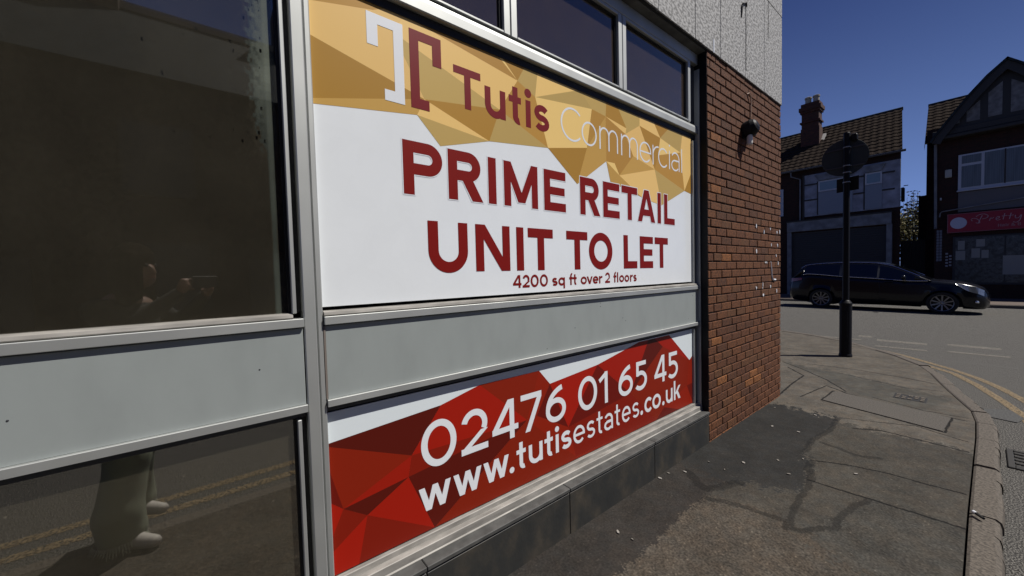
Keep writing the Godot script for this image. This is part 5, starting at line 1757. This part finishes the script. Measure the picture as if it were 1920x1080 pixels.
		for uu in [-0.92, 0.02, 1.02]:
			s = mb()
			var l := []
			for y in 7:
				var yy := lerpf(0.3, track(uu, DECK) - 0.03, y / 6.0)
				l.append(Vector3((track(uu, HALF_W) * (1.0 - 0.03 * absf(y - 3) / 3.0) + 0.002) * sd, yy, uu + 0.06 * sin(y * 0.5)))
			tube(s, l, 0.004, 4)
			part("door_gap", fin(s), rubber, o, Vector3.ZERO, false)
	# wheels
	for ax in [-1.425, 1.425]:
		for sd in [-1.0, 1.0]:
			var bs := Basis(Vector3(0, 0, 1), -PI / 2 * sd)
			var c := Vector3(0.72 * sd, 0.33, ax)
			var s := mb()
			lathe(s, [V(0.0, 0.0), V(0.31, 0.0), V(0.328, 0.03), V(0.328, 0.15), V(0.315, 0.178), V(0.27, 0.182), V(0.245, 0.17)], bs, c, 36)
			var wh := part("wheel", fin(s), rubber, o, Vector3.ZERO, false)
			s = mb()
			lathe(s, [V(0.246, 0.168), V(0.238, 0.182), V(0.226, 0.176), V(0.222, 0.13)], bs, c, 36)
			lathe(s, [V(0.0, 0.168), V(0.035, 0.165), V(0.05, 0.15), V(0.055, 0.1)], bs, c, 18)
			part("rim", fin(s), alloy, wh, Vector3.ZERO, false)
			s = mb()
			lathe(s, [V(0.222, 0.129), V(0.22, 0.1), V(0.0, 0.09)], bs, c, 24)
			part("brake_disc", fin(s), rubber, wh, Vector3.ZERO, false)
			for k in 10:
				s = mb()
				var an := TAU * k / 10
				var d := bs * Vector3(cos(an), 0, sin(an))
				var e := bs * Vector3(-sin(an), 0, cos(an))
				var up := bs * Vector3(0, 1, 0)
				var p0 := c + d * 0.045 + up * 0.15
				var p1 := c + d * 0.23 + up * 0.17
				quad(s, p0 + e * 0.014, p0 - e * 0.014, p1 - e * 0.02, p1 + e * 0.02, up)
				quad(s, p0 + e * 0.014, p1 + e * 0.02, p1 + e * 0.016 - up * 0.04, p0 + e * 0.01 - up * 0.04, e)
				quad(s, p0 - e * 0.014, p1 - e * 0.02, p1 - e * 0.016 - up * 0.04, p0 - e * 0.01 - up * 0.04, -e)
				part("spoke", fin(s), alloy, wh, Vector3.ZERO, false)
	part("underside", bx(Vector3(-0.74, 0.22, -2.1), Vector3(0.74, 0.5, 2.0)), rubber, o, Vector3.ZERO, false)

# ---------------------------------------------------------------- the photographer, mirrored in the lower left window
func photographer() -> void:
	var p := thing("person", "person in wide frayed trousers and pale shoes, mirrored in the lower left window", "person", Vector3(-0.47, 0, 1.58))
	var skin := mat(lin(0.24, 0.14, 0.1), 0.6)
	var f := Vector3(0.80, 0, -0.60)
	var sd := Vector3(0.60, 0, 0.80)
	var hip := Vector3(-0.47, 0.93, 1.58)
	var feet := [Vector3(-0.5, 0.0, 1.78), Vector3(-0.5, 0.0, 1.38)]
	var right := Vector3(0.7843, 0, 0.62)
	var fwd := Vector3(0.62, -0.0375, -0.784)
	var cam := Vector3(0, 1.53, 1.48)
	var hands := [cam + right * 0.02 - fwd * 0.085 + Vector3(0, -0.05, 0), cam - right * 0.155 - fwd * 0.05 + Vector3(0, -0.02, 0)]
	var bones := []
	bones.append([hip, hip + Vector3(0.02, 0.2, -0.01), 0.125, 0.12])
	bones.append([hip + Vector3(0.02, 0.2, -0.01), hip + Vector3(0.03, 0.42, -0.01), 0.12, 0.14])
	bones.append([hip + Vector3(0.03, 0.46, -0.01), hip + Vector3(0.055, 0.6, -0.03), 0.06, 0.055])
	var hd := hip + Vector3(0.09, 0.7, -0.05)
	bones.append([hd - f * 0.015 + Vector3(0, 0.03, 0), hd + f * 0.02 + Vector3(0, -0.06, 0), 0.092, 0.07])
	bones.append([hd + f * 0.09 + Vector3(0, -0.005, 0), hd + f * 0.098 + Vector3(0, -0.03, 0), 0.012, 0.017])
	for k in [1.0, -1.0]:
		bones.append([hd + sd * 0.083 * k + Vector3(0, 0.015, 0), hd + sd * 0.083 * k - Vector3(0, 0.025, 0), 0.018, 0.012])
	var sl := []
	var cl := []
	for i in 2:
		var k := 1.0 if i == 0 else -1.0
		var sh: Vector3 = hip + Vector3(0.03, 0.45, -0.01) + sd * 0.17 * k
		var wr: Vector3 = hands[i] - fwd * 0.05 - Vector3(0, 0.05, 0)
		var el := sh.lerp(wr, 0.5) + Vector3(-0.04, -0.16, 0) + sd * 0.05 * k
		bones.append([sh, el, 0.052, 0.042])
		bones.append([el, wr, 0.04, 0.027])
		sl.append([sh, el, 0.068, 0.056])
		sl.append([el, el.lerp(wr, 0.97), 0.055, 0.04])
		var knee: Vector3 = hip.lerp(feet[i], 0.48) + f * 0.03
		var hj := hip + sd * 0.09 * k
		bones.append([hj, knee, 0.085, 0.055])
		bones.append([knee, feet[i] + Vector3(0, 0.08, 0), 0.052, 0.036])
		cl.append([hj, knee, 0.112, 0.1])
		cl.append([knee, feet[i] + Vector3(0, 0.2, 0), 0.1, 0.105])
		cl.append([feet[i] + Vector3(0, 0.2, 0), feet[i] + Vector3(0.01, 0.1, 0), 0.105, 0.11])
		var shoe := body_mesh([[feet[i] + Vector3(-0.05, 0.045, 0), feet[i] + f * 0.07 + Vector3(0, 0.05, 0), 0.042, 0.045], [feet[i] + f * 0.07 + Vector3(0, 0.045, 0), feet[i] + f * 0.19 + Vector3(0, 0.035, 0), 0.046, 0.034], [feet[i] + Vector3(0, 0.06, 0), feet[i] + Vector3(0, 0.11, 0), 0.04, 0.04]], 0.01, 0.02)
		part("shoe", shoe, mat(lin(0.55, 0.52, 0.48), 0.6), p)
		# frayed hem
		var s := mb()
		for q in 60:
			var an := TAU * q / 60.0
			var a: Vector3 = feet[i] + Vector3(cos(an) * 0.108, 0.07, sin(an) * 0.108)
			var b := a + Vector3(cos(an) * 0.02, -rng.randf_range(0.02, 0.06), sin(an) * 0.02)
			var t := Vector3(-sin(an), 0, cos(an)) * 0.005
			quad(s, a - t, a + t, b + t * 0.3, b - t * 0.3, Vector3(cos(an), 0, sin(an)))
		part("frayed_hem", fin(s), mat(lin(0.3, 0.32, 0.25), 0.9), p)
	part("body", body_mesh(bones, 0.014, 0.03), skin, p)
	cl.append([hip + sd * 0.05, hip - sd * 0.05 + Vector3(0, 0.05, 0), 0.14, 0.135])
	part("trousers", body_mesh(cl, 0.016, 0.03), mat(lin(0.26, 0.285, 0.21), 0.9), p)
	sl.append([hip + Vector3(0, 0.06, 0), hip + Vector3(0.03, 0.4, -0.01), 0.142, 0.15])
	sl.append([hip + Vector3(0.03, 0.43, -0.01) + sd * 0.13, hip + Vector3(0.03, 0.43, -0.01) - sd * 0.13, 0.075, 0.075])
	part("jacket", body_mesh(sl, 0.016, 0.03), mat(lin(0.016, 0.016, 0.016), 0.9), p)
	part("hair", body_mesh([[hd - f * 0.02 + Vector3(0, 0.05, 0), hd - f * 0.05 + Vector3(0, -0.03, 0), 0.104, 0.09], [hd - f * 0.02 + sd * 0.06 + Vector3(0, 0.03, 0), hd - f * 0.01 + sd * 0.075 - Vector3(0, 0.2, 0), 0.05, 0.04], [hd - f * 0.02 - sd * 0.06 + Vector3(0, 0.03, 0), hd + f * 0.0 - sd * 0.075 - Vector3(0, 0.2, 0), 0.055, 0.045], [hd - sd * 0.072 + f * 0.035 + Vector3(0, 0.05, 0), hd - sd * 0.08 + f * 0.05 - Vector3(0, 0.16, 0), 0.05, 0.045], [hd - f * 0.06, hd - f * 0.07 - Vector3(0, 0.22, 0), 0.08, 0.07]], 0.012, 0.02), mat(lin(0.014, 0.011, 0.009), 0.95, {"spec": 0.05}), p)
	for k in [1.0, -1.0]:
		var s := mb()
		lathe(s, [V(0.0, 0.008), V(0.008, 0.006), V(0.011, 0.0)], Basis(Quaternion(Vector3.UP, f)), hd + f * 0.086 + sd * 0.03 * k + Vector3(0, 0.012, 0), 10)
		part("eye", fin(s), M.gasket, p)
	part("mouth", bx(hd + f * 0.088 + Vector3(-0.018, -0.066, -0.018), hd + f * 0.088 + Vector3(0.018, -0.06, 0.018), 0.002), mat(lin(0.3, 0.12, 0.1), 0.5), p)
	for i in 2:
		var k := 1.0 if i == 0 else -1.0
		var wr: Vector3 = hands[i] - fwd * 0.05 - Vector3(0, 0.05, 0)
		var pm: Vector3 = hands[i] - fwd * 0.012
		var hb2 := [[wr, pm, 0.026, 0.03], [wr.lerp(pm, 0.5) + Vector3(0, 0.015, 0), pm + Vector3(0, 0.02, 0), 0.022, 0.024]]
		for q in 4:
			var a: Vector3 = pm + Vector3(0, 0.03 - q * 0.019, 0) + right * 0.012 * k
			var l: float = [0.9, 1.0, 0.94, 0.76][q]
			var b := a - right * 0.034 * k * l - fwd * 0.006 + Vector3(0, 0.004, 0)
			var c := b - right * 0.026 * k * l + fwd * 0.012
			var e := c - right * 0.016 * k * l + fwd * 0.01
			hb2.append([a, b, 0.0095, 0.009])
			hb2.append([b, c, 0.009, 0.0082])
			hb2.append([c, e, 0.0082, 0.007])
		var ta := wr.lerp(pm, 0.55) + Vector3(0, 0.02, 0)
		var tb := ta - right * 0.03 * k - fwd * 0.03 + Vector3(0, 0.02, 0)
		hb2.append([ta, tb, 0.013, 0.011])
		hb2.append([tb, tb - right * 0.03 * k + fwd * 0.015 + Vector3(0, 0.008, 0), 0.0105, 0.0085])
		part("hand", body_mesh(hb2, 0.0045, 0.006), skin, p)
	var ph := thing("phone", "dark phone held up in both hands by the mirrored person", "phone", cam - right * 0.06 - fwd * 0.016)
	ph.basis = Basis(right, Vector3.UP, -fwd).orthonormalized()
	part("case", bx(Vector3(-0.08, -0.037, -0.004), Vector3(0.08, 0.037, 0.004), 0.003), M.gasket, ph, Vector3.ZERO, false)
	part("screen", bx(Vector3(-0.075, -0.033, 0.0042), Vector3(0.075, 0.033, 0.005)), M.house_glass, ph, Vector3.ZERO, false)

func litter() -> void:
	var paper := mat(lin(0.3, 0.28, 0.25), 0.9)
	var grime := mat(lin(0.19, 0.175, 0.15), 0.9)
	var list := [
		[4.7, 0.09, 0.024, "pale crumb of litter on the dark tarmac against the brick pier's far end"], [4.12, 0.24, 0.035, "folded white paper scrap on the dark tarmac patch by the pier"], [4.15, 0.44, 0.03, "flat pale petal on the dark patch, outward of the folded scrap"], [3.59, 0.61, 0.022, "white scrap on the outer edge of the dark tarmac patch"],
		[3.18, 0.33, 0.032, "pale oval scrap on the dark patch, the nearest large one"], [3.42, 0.49, 0.028, "faint flat scrap in the middle of the dark patch"], [3.24, 0.61, 0.028, "dull scrap at the near outer corner of the dark patch"], [2.99, 0.15, 0.016, "white crumb on the pavement by the near end of the pier"],
		[2.96, 0.28, 0.018, "twin pale crumbs on the pavement before the pier"], [2.49, 0.025, 0.03, "bright white chip lying at the foot of the slate plinth"], [2.6, 0.03, 0.024, "greyish chip beside the bright chip at the plinth foot"], [2.71, 0.1, 0.034, "crumpled pale tissue on the pavement near the plinth end"],
		[1.78, 0.17, 0.03, "thin pale splinter on the brown strip below the window"], [1.79, 0.26, 0.018, "round gum spot on the brown strip below the window"], [4.75, 0.43, 0.03, "pale smear of litter at the far edge of the dark patch"], [3.6, 0.92, 0.03, "pale flake on the brown pavement beyond the dark patch"], [5.3, 0.38, 0.022, "white chip at the inner end of the concrete strip"],
	]
	for q in list:
		var s := mb()
		var pts := []
		var n := 7
		var t := rng.randf() * TAU
		for k in n:
			var an := TAU * k / n
			pts.append(V(q[0], q[1]) + Vector2(cos(an) * q[2] * 0.5, sin(an) * q[2] * 0.28).rotated(t) * rng.randf_range(0.7, 1.2))
		prism(s, pts, onto_y, 0.002, 0.005 + rng.randf() * 0.004, Vector3.UP)
		var o := part("litter_scrap", fin(s), paper if q[2] > 0.029 else grime, self)
		o.set_meta("label", q[3])
		o.set_meta("category", "litter")
		o.set_meta("group", "litter scraps on the pavement")
	var b := thing("cigarette_end", "burnt cigarette end with white tip lying on the kerb stone", "litter", Vector3(3.5, 0.012, 1.48))
	var s := mb()
	tube(s, [Vector3(3.527, 0.022, 1.46), Vector3(3.513, 0.021, 1.472)], 0.009, 10)
	part("tip", fin(s), M.vinyl_white, b)
	s = mb()
	tube(s, [Vector3(3.5125, 0.021, 1.4725), Vector3(3.478, 0.019, 1.5)], [0.009, 0.0075], 10)
	part("stub", fin(s), M.joint, b)
